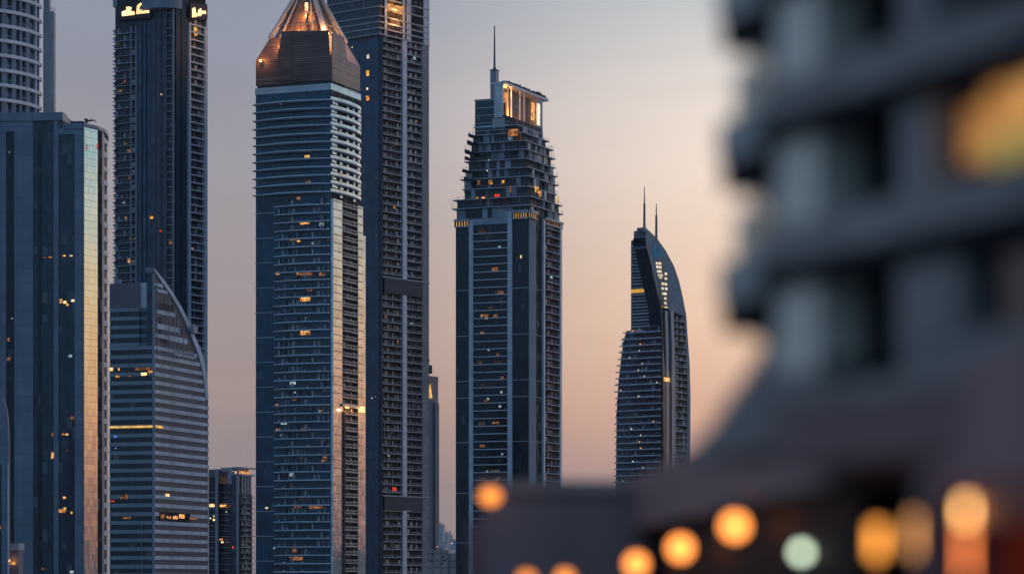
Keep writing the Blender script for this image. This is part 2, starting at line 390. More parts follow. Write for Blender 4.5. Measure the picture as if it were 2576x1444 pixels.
# louvred prism then pyramid
zs = T.z(141); b = MB()
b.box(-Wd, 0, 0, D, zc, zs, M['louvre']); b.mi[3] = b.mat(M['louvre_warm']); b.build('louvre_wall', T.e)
cx, cy = -Wd/2, D/2; zap = T.z(-82, 'F', 0)*1.0
def lerp(zz, x, y):            # a point of the pyramid at height zz over base corner (x,y)
    t = (zz-zs)/(zap-zs); return (x+(cx-x)*t, y+(cy-y)*t, zz)
base = [(-Wd,0),(0,0),(0,D),(-Wd,D)]
zm = T.z(81); zt = T.z(-45)
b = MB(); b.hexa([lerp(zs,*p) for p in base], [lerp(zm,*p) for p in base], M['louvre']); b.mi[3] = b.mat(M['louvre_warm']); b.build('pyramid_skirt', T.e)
# inner core seen between the ribs
b = MB(); q = [(cx+(x-cx)*.84, cy+(y-cy)*.84) for x, y in base]
b.hexa([lerp(zm,*p) for p in q], [lerp(zt,*p) for p in q], M['louvre']); b.build('spire_core', T.e)
for i, (x, y) in enumerate(base):
    b = MB(); b.bar(lerp(zm-.3, x, y), lerp(zt, x, y), 1.2, M['frame'], 4); b.build('corner_rib', T.e)
for f in range(4):
    (x0, y0), (x1, y1) = base[f], base[(f+1) % 4]
    for t in (.2, .36, .64, .8):
        x, y = x0+(x1-x0)*t, y0+(y1-y0)*t
        b = MB(); b.bar(lerp(zm-.5, x, y), lerp(zt, x, y), .5, M['frame' if t in (.2,.8) else 'steel'], 4); b.build('glazing_rib', T.e)
for k in range(3):
    zz = zm+(zt-zm)*(k+1)/4; b = MB()
    c = [lerp(zz,*p) for p in base]
    for i in range(4): b.bar(c[i], c[(i+1)%4], .3, M['steel'], 4)
    b.build('ring_beam', T.e)
b = MB(); b.hexa([lerp(zt,*p) for p in base], [lerp(zap-4,*p) for p in base], M['frame']); b.build('finial', T.e)
# a louvred screen stands upright in front of each lit slope
def screen(face, pts, mat):
    b = MB(); b.plate(face, pts, .15, .75, mat); return b.build('louvre_screen', T.e)
f_ = lambda px, py: T.uz('F', px, py)
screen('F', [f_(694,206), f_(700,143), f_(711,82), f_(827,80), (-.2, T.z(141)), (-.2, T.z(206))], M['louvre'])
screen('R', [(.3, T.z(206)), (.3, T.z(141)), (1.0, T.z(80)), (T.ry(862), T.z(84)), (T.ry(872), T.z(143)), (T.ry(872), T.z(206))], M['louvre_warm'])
for (px, py, o, w) in ((659,146,1.6,1300), (702,112,1.4,1600), (808,76,1.2,6000), (745,74,2,5200), (715,76,2,2600)):
    u = T.fx(px); zz = T.z(py); t = max(0, (zz-zs)/(zap-zs))
    yy = cy*t-o
    lm = MB(); lm.box(u-.5, u+.5, yy-.1, yy+.3, zz-.2, zz+1.0, L['hot']); fx = lm.build('flood_lamp', T.e)
    point('flood_light', (u, yy-1.2, zz+1.5), ORANGE, w, .5, T.e)
for (py, px, w) in ((82, 868, 3500), (110, 872, 2500), (78, 845, 5000)):
    u = T.ry(px); zz = T.z(py, 'R', u); t = (zz-zs)/(zap-zs); point('flood_light', (cx*t+2.4, u, zz+1.5), ORANGE, w, .5, T.e)
lm = MB(); a = lerp(T.z(12), cx*.7, 0); lm.box(a[0]-.7, a[0]+.7, a[1]-.5, a[1]+.2, a[2]-.5, a[2]+3.5, L['hot']); lm.build('lit_window', T.e)
point('flood_light', (a[0], a[1]-2.5, a[2]-2), ORANGE, 2500, .5, T.e)
# upper storeys: bowed slabs wrapping round the corner
def wrap(ol, bf, br, sh=.55):
    P = [(-Wd-ol, 2)]
    for i in range(13):
        t = i/12; P.append((-Wd-ol+(Wd+ol+.5)*t, -.5-bf*(1-(2*t-1)**2)))
    for i in range(1, 11):
        t = i/10; P.append((.5+br*(1-(2*t-1)**2), -.3+(D+.6)*t))
    Q = P[13:]; P += [(-1, D+.3), (-1, 2)]
    b = MB(); b.prism(P, 0, sh, M['slab'])
    for (xa, ya), (xb, yb) in list(zip(Q, Q[1:])):      # cream parapet along the side
        b.hexa([(xa-.15,ya,sh),(xb-.15,yb,sh),(xb-.4,yb,sh),(xa-.4,ya,sh)][::-1], [(xa-.15,ya,sh+1.25),(xb-.15,yb,sh+1.25),(xb-.4,yb,sh+1.25),(xa-.4,ya,sh+1.25)][::-1], M['cream'])
    return b
zlist = [T.z(255)-i*FL for i in range(60)]
uppers = [zz for zz in zlist if zz > T.z(497)]
w0 = wrap(1.5, 4.2, 2.2).build('storey_slab', T.e); w0.location.z = uppers[0]
for zz in uppers[1:]: copy(w0, zz-uppers[0])
lowers = [zz for zz in zlist if zz <= T.z(497) and zz > 4]
fb = balconies(T, 'F', 691, 831.5, 510, 1462, FL, .9, .05, bow=2.2, name='balcony', sh=.6, seed=4, rails='line', variants=7)
for i, zz in enumerate(lowers):
    if i % 3 == 1:
        b = MB(); b.wall('F', -Wd-.2, T.fx(691), 0, .3, .02, .5, M['slab']); o = b.build('string_course', T.e); o.location.z = zz-.6
# cream side: solid panels left and right of a column of deep balconies
def clad(pL, pR, y0_, y1_, o1, nm='cladding'):
    b = MB(); b.wall('R', T.ry(pL), T.ry(pR), T.z(y1_), T.z(y0_), .02, o1, M['cream']); return b.build(nm, T.e)
clad(832.3, 855, 502, 1500, 1.3); clad(894, 912.5, 575, 1500, 1.5); clad(894, 907, 502, 574.5, 1.3)
for i in range(12):           # broken panel rhythm of the upper storeys
    zz = T.z(245)-i*FL
    for a, c in ((833, 846), (851, 858), (868, 874), (884, 890), (897, 905)):
        if random.random() < .8:
            b = MB(); b.wall('R', T.ry(a+random.uniform(0,2)), T.ry(c+random.uniform(-2,2)), zz-FL+.6, zz-random.choice((.3,.3,1.4)), .02, random.uniform(.3,.9), M['cream']); b.build('wall_panel', T.e)
balconies(T, 'R', 855.2, 893.8, 506, 1460, FL, 1.4, .05, slab=M['cream_slab'], rail=M['cream_slab'], name='side_balcony', seed=8, sh=.5)
strip(T, 'R', 855.5, 860, 1034, 1500, 1.46, 1.9, M['dark'], 'dark_strip')  # thin dark strip standing proud beside the side balconies
q0 = None
for zz in lowers:
    if q0 is None:
        b = MB(); b.wall('R', 0, T.ry(855), 0, .3, 1.31, 1.6, M['cream_slab']); b.wall('R', T.ry(855), T.ry(894), 0, .3, 1.47, 1.6, M['cream_slab']); b.wall('R', T.ry(894), D+.1, 0, .3, 1.51, 1.8, M['cream_slab']); q0 = b.build('side_string_course', T.e); q0.location.z = zz
    elif abs(zz-T.z(1028)) > 5: copy(q0, zz-q0.location.z)
b = MB(); b.wall('R', T.ry(852), T.ry(900), T.z(1028,'R',T.ry(875)), T.z(1020,'R',T.ry(875)), 1.5, 2.2, M['cream_slab']); b.build('lamp_ledge', T.e)
T.win('R', 862, 1027, 9, 5, L['hot'], 2.25, 'flood_lamp'); T.win('R', 902, 1032, 10, 15, L['hot'], 2.25, 'flood_lamp')
for px in (862, 902):
    u = T.ry(px); point('flood_light', (4.5, u, T.z(1033,'R',u)), ORANGE, 500 if px < 880 else 1300, .4, T.e)
T.wins('F', [(773,397,13,8,'gold'),(775,461,12,6,'dim'),(767,563,24,8,'warm'),(737,604,18,6,'warm'),(752,609,8,4,'warm'),(699,690,8,6,'warm'),(766,691,40,9,'dim'),(750,689,6,5,'warm'),
   (768,755,25,10,'warm'),(768,752,18,3,'hot'),(768,840,25,9,'warm'),(768,836,22,3,'hot'),(745,259,3,3,'white'),(811,692,16,7,'dim'),(805,1036,7,4,'warm'),(742,989,3,3,'white'),
   (700,1082,9,3,'warm'),(764,1082,11,9,'dim'),(671,1279,7,4,'white'),(750,1276,17,8,'dim'),(795,1277,34,8,'dim'),(745,1406,34,9,'dim'),(815,1160,12,4,'dim'),(702,618,3,3,'cool'),(788,614,7,4,'cool'),
   (698,1021,10,7,'dim'),(779,461,3,3,'warm'),(706,265,2,2,'cool'),(706,1096,2,2,'cool'),(690,1380,4,3,'cool')], .1)

for k in range(16):
    T.win('F', random.uniform(698,822), 250+21*random.randrange(10,56)+random.uniform(-2,2), random.uniform(4,16), random.uniform(3,9), L[random.choice(('dim','dim','cool','room'))], .1)
# ================================================================== balcony tower behind it
T = Tower('balcony_tower', 'dark blue tower with stacked balconies and glowing top storeys, behind the pyramid-crowned tower', 'skyscraper', 953, 1500, -37)
Wd, D, FL = 34., T.ry(1074.5), 4.08
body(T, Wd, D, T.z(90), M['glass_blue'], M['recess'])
# overhanging top block
b = MB(); b.box(-Wd-1, 1.2, -1.2, D-1.2, T.z(93), T.z(-60), M['glass_navy']); b.mi[3] = b.mat(M['recess']); b.build('top_block', T.e)
for i, py in enumerate((91, 76, 61, 46, 22, 0)):
    b = MB(); b.box(-Wd-1.6, 1.9, -1.9, D-.8, 0, .7, M['slab_dim']); o = b.build('storey_slab', T.e); o.location.z = T.z(py)
# glowing slot on the right face of the top block
for (pL, pR, y0_, y1_, mt) in ((968, 988, -8, 14, 'dim'), (969, 1008, 16, 36, 'warm'), (969, 1007, 38, 50, 'dim'), (975, 1002, 55, 68, 'dim'), (968, 1006, -30, -10, 'warm')):
    b = MB(); uL, uR = T.ry(pL), T.ry(pR); um = (uL+uR)/2; b.wall('R', uL, uR, T.z(y1_,'R',um), T.z(y0_,'R',um), 1.25, 1.45, L[mt]); b.build('lit_window', T.e)
for px, py in ((986, 30), (986, 62)): 
    u = T.ry(px); point('glow_light', (4.2, u, T.z(py,'R',u)), ORANGE, 2400, .6, T.e)
for pL, pR, mt in ((1008,1013,'pier'),(1018,1028,'pier'),(1060,1074,'pier'),(962,967,'pier')):
    b = MB(); b.wall('R', T.ry(pL), T.ry(pR), T.z(93), T.z(-55), 1.25, 1.7, M[mt]); b.build('pier', T.e)
# piers of the balcony face
strip(T, 'R', 1006.5, 1017, 92, 1500, .02, 1.9, M['pier'])
strip(T, 'R', 1056, 1073, 92, 1500, .02, 1.7, M['end'], 'end_wall')
strip(T, 'R', 953.2, 958, 92, 1500, .02, 1.1, M['panel_blue'], 'corner_glazing')
for (a, c) in ((98, 690), (748, 1240), (1290, 1462)):
    balconies(T, 'R', 958.5, 1006, a, c, FL, 1.5, .05, seed=a, slab=M['slab_dim'], sh=.45)
    balconies(T, 'R', 1017.3, 1055.8, a, c, FL, 1.5, .05, seed=a+7, slab=M['slab_dim'], sh=.45, name='end_balcony')
for (a, c) in ((700, 738), (1250, 1284)):
    b = MB(); b.wall('R', T.ry(960), T.ry(1056), T.z(c), T.z(a), 1.95, 2.1, M['plant']); b.wall('R', T.ry(955), T.ry(1072), T.z(a)+.05, T.z(a)+.7, 1.95, 2.5, M['slab_dim']); b.build('plant_floor', T.e)
T.wins('F', [(926,145,6,10,'white'),(925,187,7,14,'gold'),(924,226,4,6,'white'),(925,250,7,12,'warm'),(886,122,3,3,'white'),(936,1003,3,3,'cool'),(944,1000,2,2,'cool')], .06)
T.wins('R', [(1022,232,10,6,'dim'),(988,1232,9,9,'red'),(1018,1038,4,5,'cool'),(1040,560,5,4,'dim')], 1.1)
for k in range(12):
    T.win('R', random.choice((random.uniform(964,1000),random.uniform(1022,1050))), random.uniform(120,1400), random.uniform(3,8), random.uniform(3,8), L[random.choice(('dim','room','cool'))], .3)
# maintenance cradle hanging on its right edge
uu = D; zz = T.z(925,'R',uu); b = MB(); b.box(-2, 1.5, uu+.3, uu+2.5, zz-3.5, zz+1, M['dark']); b.bar((0,uu+1.2,zz+1),(0,uu+1.8,zz+4),.25,M['dark']); b.box(-2.2,-1.2,uu+.2,uu+1.6,zz-6,zz-3.5,M['dark']); b.build('maintenance_cradle', T.e)

# slim ribbed tower further back
T = Tower('ribbed_tower', 'slim mauve grey ribbed tower with a lit spire tip peeping out behind the balcony tower', 'skyscraper', 1080, 1800, -30)
b = MB(); b.box(-10, 0, 0, 6.5, 0, T.z(1003), M['mauve']); b.build('shaft', T.e)
b = MB(); b.box(-14, -2, 3, 14, 0, T.z(946), M['mauve']); b.build('stepped_back', T.e)
b = MB(); b.box(-.5, .5+1.8, 4, 8.2, 0, T.z(1014), M['mauve']); b.build('side_shaft', T.e)
for i in range(5):
    b = MB(); b.box(.0+.02, .5, .4+i*1.25, .9+i*1.25, 0, T.z(1003), M['fin' if i % 2 else 'frame']); b.build('rib', T.e)
b = MB(); c = T.loc(1082, 1800); z0, z1 = T.z(1003), T.z(968)
b.hexa([(c[0]-1.0,c[1]-1.0,z0),(c[0]+1.0,c[1]-1.0,z0),(c[0]+1.0,c[1]+1.0,z0),(c[0]-1.0,c[1]+1.0,z0)], [(c[0]-.25,c[1]-.25,z1),(c[0]+.25,c[1]-.25,z1),(c[0]+.25,c[1]+.25,z1),(c[0]-.25,c[1]+.25,z1)], L['gold']); b.build('lit_spire', T.e)

# ================================================================== stepped tower with mast
T = Tower('stepped_tower', 'dark glass tower with stepped terraces, a lit rooftop loggia and one tall mast', 'skyscraper', 1329.5, 1300, -23.4)
Wd, D, FL = -T.fx(1146.5), T.ry(1408.5), 3.54
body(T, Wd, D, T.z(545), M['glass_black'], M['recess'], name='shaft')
def fstrip(pL, pR, y0_, y1_, o1, mat, nm): return strip(T, 'F', pL, pR, y0_, y1_, .02, o1, M[mat], nm)
fstrip(1181.5, 1191.5, 548, 1500, .9, 'pier', 'pier'); fstrip(1278.5, 1289.5, 532, 1500, .9, 'pier', 'pier')
strip(T, 'R', 1329.8, 1347.5, 552, 1500, .02, .25, M['fin'], 'ribbed_glazing')
strip(T, 'R', 1362.5, 1366, 545, 1500, .02, 1.1, M['pier_white']); strip(T, 'R', 1404, 1408.7, 545, 1500, .02, 1.1, M['pier_white'])
balconies(T, 'F', 1192, 1278, 576, 1462, FL, .8, .05, rails=None, clutter=False, sh=.36, name='storey_ledge', seed=3, variants=1, slab=M['pier_white'])
balconies(T, 'R', 1366.3, 1403.7, 560, 1462, FL, 1.3, .05, seed=31, slab=M['slab_dim'], sh=.4, bow=.5, rails='line')
for py in (726, 842, 957, 999, 1112, 1240, 1366):
    b = MB(); b.wall('F', -Wd-.1, T.fx(1181), 0, .22, .02, .2, M['slab']); b.wall('F', T.fx(1290), .2, 0, .22, .02, .2, M['slab']); b.wall('R', .25, T.ry(1362), 0, .22, .26, .4, M['slab_dim']); o = b.build('string_course', T.e); o.location.z = T.z(py)
# cornices with lit balusters
def cornice(face, pL, pR, yt, yl, yb, n, mat='gold'):
    u0, u1 = sorted((T.u(face,pL), T.u(face,pR))); um = (u0+u1)/2
    b = MB(); b.wall(face, u0-.3, u1+.3, T.z(yl), T.z(yt), 0.02, 1.6, M['frame']); b.wall(face, u0-.2, u1+.2, T.z(yb+3), T.z(yb), .02, 1.3, M['frame']); c = b.build('cornice', T.e)
    b = MB(); b.wall(face, u0, u1, T.z(yb), T.z(yl), .02, .3, L[mat]); b.build('lit_window', T.e)
    for i in range(n+1):
        q = u0+(u1-u0)*i/n; b = MB(); b.wall(face, q-.36, q+.36, T.z(yb), T.z(yl), .5, 1.0, M['dark']); b.build('baluster', T.e)
    return c
cornice('F', 1147, 1181, 545, 551, 563, 5); cornice('F', 1291, 1328, 530, 537, 550, 6); cornice('R', 1331, 1347, 530, 537, 548, 3); cornice('R', 1366, 1410, 538, 543, 552, 6, 'dim')
b = MB(); b.wall('F', T.fx(1192), T.fx(1278), T.z(562), T.z(546), .05, .9, M['frame']); b.build('parapet', T.e)
# stepped terraces: each level set back from the one below
UP = T
def level(pxl, pxc, pxr, yb, yt, mat, nm='terrace_storey', off=0.):
    """a storey block spanning photo columns: left edge, near corner, right edge"""
    d0 = T.d+off; cxl, cyl = T.loc(pxc, d0)
    x0 = cxl+T.hit(T.o+T.X*cxl+T.Y*cyl, T.X, pxl); y1 = cyl+T.hit(T.o+T.X*cxl+T.Y*cyl, T.Y, pxr)
    global LZ
    LZ = lambda py: CZ+(HOR-py)/F*d0
    b = MB(); b.box(x0, cxl, cyl, y1, LZ(yb)-1.5, LZ(yt), M[mat]); b.mi[3] = b.mat(M['recess']); b.build(nm, T.e); return x0, cxl, cyl, y1
lv = []
steps = [(1149,1332,1405,545,520,6),(1150,1331,1404,520,498,6),(1169,1328,1396,498,472,8),(1168,1327,1396,472,447,8),(1172,1324,1392,447,425,9),(1179,1321,1388,425,403,10),(1182,1319,1386,403,380,10),(1186,1316,1382,380,358,11),(1190,1312,1372,358,338,12),(1195,1302,1362,338,318,14)]
for i, (a, c, e_, yb, yt, off) in enumerate(steps):
    x0, x1, y0, y1 = level(a, c, e_, yb, yt, 'glass_black', off=off)
    ov = random.uniform(.8, 2.0) if i < 9 else .5
    b = MB(); b.box(x0-ov, x1+ov, y0-ov, y1+ov, LZ(yt), LZ(yt)+.5, M['slab_dim']); b.build('terrace_slab', T.e)
    b = MB()
    for (xa, ya, xb, yb_) in ((x0-ov+.1,y0-ov+.1,x1+ov-.1,y0-ov+.1),(x1+ov-.1,y0-ov+.1,x1+ov-.1,y1+ov-.1)):
        b.bar((xa,ya,LZ(yt)+1.5),(xb,yb_,LZ(yt)+1.5),.06,M['rail'],4)
        nn = 14
        for k in range(nn+1):
            if random.random() < .75: b.bar((xa+(xb-xa)*k/nn, ya+(yb_-ya)*k/nn, LZ(yt)+.5),(xa+(xb-xa)*k/nn, ya+(yb_-ya)*k/nn, LZ(yt)+1.5+random.choice((0,0,1,2.))),.09,M['rail'],4)
    b.build('railing', T.e)
    # columns, planters and screens on the terrace
    for k in range(5):
        w = random.uniform(1., 4); xx = random.uniform(x0, x1-w); b = MB(); b.box(xx, xx+w, y0-.5, y0-.05, LZ(yb), LZ(yt)-.05, M[random.choice(('fin','dark','slab_dim','frame'))]); b.build('wall_panel', T.e)
        yy = random.uniform(y0, y1-w*1.5); b = MB(); b.box(x1+.05, x1+random.uniform(.4,1.2), yy, yy+w*1.5, LZ(yb), LZ(yt)-.05, M[random.choice(('slab_dim','dark','frame','fin'))]); b.build('wall_panel', T.e)
# setback on the left edge: little cantilevered trays
for py, px in ((335,1189),(352,1186),(375,1180),(393,1180),(425,1175),(445,1178)):
    c = T.loc(px+6, T.d+14); b = MB(); b.box(c[0]-2.6, c[0]+1, c[1]-2, c[1]+3, T.z(py), T.z(py)+.4, M['dark']); b.box(c[0]-2.6, c[0]-2.4, c[1]-2, c[1]+3, T.z(py)+.4, T.z(py)+1.6, M['dark']); b.build('cantilever_tray', T.e)
# top block
x0, x1, y0, y1 = level(1195, 1273, 1362, 318, 292, 'glass_navy', 'upper_storey', 14)
b = MB(); b.box(x0-.3, x1+.3, y0-.3, y1+.3, LZ(318)-.3, LZ(318)+.4, M['slab']); b.build('terrace_slab', T.e)
x0, x1, y0, y1 = level(1195, 1250, 1300, 292, 254, 'glass_navy', 'upper_storey', 16)
b = MB(); b.box(x0-.2, x1+.2, y0-.2, y1+.2, LZ(254), LZ(254)+.8, M['frame']); b.build('parapet', T.e)
for k in range(12):
    zz = LZ(330)+k*3.54
    if zz > LZ(256): break
    b = MB(); b.box(x0-.25, x1-.05 if zz > LZ(292) else x1+6, y0-.25 , y0-.02, zz, zz+.22, M['slab']); b.build('storey_ledge', T.e)
# loggia: floor, side wall, back wall, roof that oversails to the right
LZ = lambda py: CZ+(HOR-py)/F*(T.d+14)
c = T.loc(1264, T.d+14); lx, ly = c
r0 = T.hit(T.o+T.X*lx+T.Y*ly, T.Y, 1362); r1 = T.hit(T.o+T.X*lx+T.Y*ly, T.Y, 1374); zf, zr = LZ(300), LZ(214)
b = MB(); b.box(lx-4.2, lx-.0, ly, ly+1.0, LZ(297), zr, M['pier_white']); b.build('frame_wall', T.e)
b = MB(); b.box(lx-5.2, lx-4.3, ly+1.5, ly+r0, LZ(297), zr-.05, M['mauve']); b.build('back_wall', T.e)
b = MB(); b.box(lx-5.3, lx+1.2, ly-.2, ly+r1, zr, zr+1.1, M['pier_white']); b.box(lx-5, lx+.9, ly+2.0, ly+r1-.4, zr+1.1, zr+1.6, M['dark']); b.build('roof_slab', T.e)
b = MB()
for k in range(26):
    yy = ly+3+(r1-6)*k/25+random.uniform(-.4,.4); b.box(lx-.2-random.uniform(0,2), lx+.7, yy, yy+random.uniform(.3,1.2), zr+1.6, zr+1.6+random.uniform(.3,1.6), M['dark'])
b.build('roof_planting', T.e)
b = MB(); b.box(lx-4.2, lx+.6, ly+r0-6, ly+r0, LZ(318), zr, M['concrete']); b.build('end_wall', T.e)
b = MB(); b.box(lx-4.2, lx-2.2, ly+11, ly+21, LZ(310), zr-2, M['mauve']); b.build('back_wall', T.e)
b = MB(); b.box(lx-5.2, lx+.9, ly+.2, ly+r0-.1, LZ(322), LZ(299), M['concrete']); b.build('loggia_base', T.e)
for yy in (5.5, 9.5, 19.5, 24.5):
    b = MB(); b.box(lx+.05, lx+.55, ly+yy, ly+yy+.7, LZ(300), zr-.02, M['pier_white']); b.build('loggia_column', T.e)
for (pa, pb, ya, yb_) in ((1270,1279,236,292),(1284,1286,262,298),(1333,1341,262,306),(1347,1355,264,318)):
    uL, uR = (T.hit(T.o+T.X*lx+T.Y*ly, T.Y, p) for p in (pa, pb)); dz = 1+((uL+uR)/2)*math.cos(T.th)/T.d
    oo = -3.6 if pa < 1300 else .62
    b = MB(); b.box(lx+oo, lx+oo+.15, ly+uL, ly+uR, CZ+(LZ(yb_)-CZ)*dz, CZ+(LZ(ya)-CZ)*dz, L['gold' if pa < 1300 else ('warm' if pa < 1340 else 'white')]); b.build('lit_window', T.e)
for yy, zz, w in ((4, zf+3, 6000), (25, zf+2, 1100), (7, zr-3, 2200)):
    point('loggia_light', (lx-1.8, ly+yy, zz), (1, .36, .08), w, .5, T.e)
ca, cb = T.loc(1280, T.d+9), T.loc(1315, T.d+12)
b = MB(); b.box(ca[0], cb[0], ca[1]-.6, ca[1]-.2, LZ(350), LZ(333), L['warm']); b.build('lit_terrace', T.e)
for k in range(9):
    xx = ca[0]+(cb[0]-ca[0])*k/8; b = MB(); b.box(xx-.12, xx+.12, ca[1]-.9, ca[1]-.65, LZ(351), LZ(332), M['dark']); b.build('terrace_post', T.e)
# mast
LZ = lambda py: CZ+(HOR-py)/F*(T.d+20)
c = T.loc(1244, T.d+20); b = MB(); b.box(c[0]-1.5, c[0]+1.5, c[1]-1.5, c[1]+1.5, LZ(254), LZ(181), M['frame']); b.box(c[0]-1.8, c[0]+1.8, c[1]-1.8, c[1]+1.8, LZ(181), LZ(179), M['steel']); ms = b.build('mast', T.e)
b = MB(); b.bar((c[0],c[1],LZ(179)),(c[0],c[1],LZ(170)),1.1,M['steel'],8,.5); b.bar((c[0],c[1],LZ(170)),(c[0],c[1],LZ(68)),.55,M['steel'],8,.28); b.build('needle', ms)
T.wins('F', [(1234,461,10,11,'warm'),(1205,462,7,10,'dim'),(1266,460,6,8,'warm'),(1251,494,13,8,'red'),(1285,478,3,14,'dim'),(1201,500,6,4,'warm'),(1216,500,8,4,'warm'),(1230,405,4,4,'cool'),(1226,432,4,3,'white'),
    (1311,648,4,8,'white'),(1257,623,6,5,'cool'),(1224,803,4,4,'cool'),(1229,882,4,4,'cool'),(1262,988,5,6,'cool'),(1228,1005,5,5,'cool'),(1258,1024,6,6,'cool'),(1248,1065,18,5,'dim'),(1214,1123,12,6,'dim'),(1226,1187,4,4,'cool'),(1264,1144,4,5,'cool'),(1247,797,9,7,'dim'),(1253,895,9,8,'dim'),(1213,840,8,5,'dim')], .15)
T.wins('F', [(1265,345,4,6,'cool')], -8)
T.wins('R', [(1346,480,9,16,'warm'),(1355,490,6,14,'warm'),(1400,505,4,10,'gold'),(1383,700,6,4,'cool')], .8)

for k in range(16):
    T.win('F', random.uniform(1197,1272), 582+19.5*random.randrange(0,34), random.uniform(5,20), random.uniform(5,11), L[random.choice(('room','room','dim'))], .1)
# ================================================================== curved sail tower
T = Tower('sail_tower', 'sail-shaped tower with a curved fin, two needle masts and a column of white lights', 'skyscraper', 1666, 1600, -35)
def poly(face, pts): return [T.uz(face, a, c) for a, c in pts]
FL = 3.67
# left wing
b = MB(); b.plate('F', poly('F', [(1587.5,832),(1587.5,607),(1612,608),(1626,622),(1640,669),(1652,729),(1664,832)]), -14, 0, M['glass_navy']); b.build('upper_wing', T.e)
b = MB(); b.plate('F', poly('F', [(1548.5,1500),(1549,1240),(1551,1040),(1556,960),(1562,905),(1568,860),(1576,834),(1664,834),(1668,960),(1670,1500)]), -14, .0, M['glass_navy']); b.build('lower_wing', T.e)
lefts = [(834,1576),(860,1567),(905,1560),(960,1553),(1040,1550.5),(1240,1548),(1500,1547)]
def lx_at(py):
    for (a, p), (c, q) in zip(lefts, lefts[1:]):
        if py <= c: return p+(q-p)*(py-a)/(c-a)
    return 1547
py = 836; i = 0
while py < 1470:
    uL = T.fx(lx_at(py)-(3 if py < 1000 else 0)-random.uniform(0,2)); uR = T.fx(1663); zz = T.z(py, 'F', 0)
    b = MB(); b.wall('F', uL, uR, 0, .62, .03, 1.4, M['slab'])
    b.wall('F', uL, uR, 1.35, 1.44, 1.25, 1.34, M['rail'])
    for k in range(6):
        q = random.uniform(uL, uR-1.5); b.wall('F', q, q+random.uniform(.3,1.8), .62, random.choice((1.2,1.3,2.6)), .05, .3, M[random.choice(('rail','slab_dim','dark','slab'))])
    o = b.build('balcony', T.e); o.location.z = zz
    if i % 1 == 0 and random.random() < .7:
        q = random.uniform(uL+4, uR-2); lm = MB(); lm.wall('F', q, q+.6, .6, 1.2, 1.45, 1.6, L['white' if random.random()<.75 else 'warm']); lm.build('balcony_lamp', o)
    py += FL/T.d*F; i += 1
for k, py in enumerate(list(range(622, 728, 8))+list(range(745, 832, 8))):
    edge = 1626+(py-622)*.27
    b = MB(); b.wall('F', T.fx(1587.5), T.fx(min(edge-2, 1660)), 0, .45 if k % 2 else .75, .02, .35, M['pier']); o = b.build('storey_ledge', T.e); o.location.z = T.z(py, 'F', T.fx(1610))
u = T.fx(1612); b = MB(); b.wall('F', T.fx(1589), T.fx(1634), T.z(738,'F',u), T.z(729,'F',u), .02, .5, lit('lit_band', (1,.5,.09,1), .62, var=.1)); b.build('lit_band', T.e)
# sail fin: thick curved plate standing on the corner
outer = [(1625,582),(1630,580),(1654,603),(1675,633),(1696,672),(1709,711),(1719,755),(1727,800)]
inner = [(1664,772),(1652,729),(1639,669),(1626,622),(1625,606)]
b = MB(); b.plate('R', poly('R', outer+[(1688,784),(1668,772)]+inner[1:]), -8, 0, M['fin']); b.mi[2:] = [b.mat(M['fin'])]*len(b.mi[2:])
k = b.mat(M['glass_black'])
b.build('sail_fin', T.e)
# dark blade: the fin's near edge, running down to the ground
bl = [(1625,600),(1627,621),(1639,668),(1652,728),(1664,780),(1667,832),(1671,960),(1673,1500)]
pts = poly('R', bl); b = MB()
for (u0, z0), (u1, z1) in zip(pts, pts[1:]):
    b.hexa([(-8.3,u1-.5,z1),(.03,u1-.5,z1),(.03,u1+.1,z1),(-8.3,u1+.1,z1)], [(-8.3,u0-.5,z0),(.03,u0-.5,z0),(.03,u0+.1,z0),(-8.3,u0+.1,z0)], M['glass_navy'])
b.build('blade', T.e)
# lower right side
Dr = T.ry(1736)
b = MB(); b.plate('R', poly('R', [(1669,790),(1718,790),(1725,850),(1729,918),(1731,1000),(1730.5,1108),(1728.5,1500),(1669,1500)]), -14, -.4, M['recess']); b.build('curtain_wall', T.e)
edge = [(1726,792),(1730,850),(1735,918),(1737,1000),(1736.5,1108),(1735,1500)]
b = MB(); b.plate('R', poly('R', edge+[(1727,1500),(1729,1108),(1730,1000),(1728,918),(1724,850),(1719,790)]), -9, .03, M['fin']); b.build('edge_fin', T.e)
for pL, pR, o in ((1673.5,1679,.8),(1681,1684,.3),(1686,1693,1.2)):
    b = MB(); b.plate('R', poly('R', [(pL-3,784),(pR-3,784),(pR,880),(pR,1500),(pL,1500),(pL,880)]), -.3, o, M['frame' if o > .5 else 'dark']); b.build('pier', T.e)
balconies(T, 'R', 1693.5, 1726, 800, 1462, FL, 1.2, -.35, seed=77, slab=M['slab_dim'], sh=.4)
# masts
for px, yb, ym, yt in ((1621,580,515,472),(1651,602,545,515)):
    c = T.loc(px, T.d); b = MB(); b.bar((c[0],c[1],T.z(yb+6)),(c[0],c[1],T.z(ym)),.75,M['steel'],8,.6); b.bar((c[0],c[1],T.z(ym)),(c[0],c[1],T.z(yt)),.38,M['steel'],6,.2); b.build('mast', T.e)
b = MB(); u, zz = T.uz('R', 1620, 582); b.wall('R', u-1, u+3, zz-.5, zz+1.6, -4, .2, M['fin']); b.build('parapet', T.e)
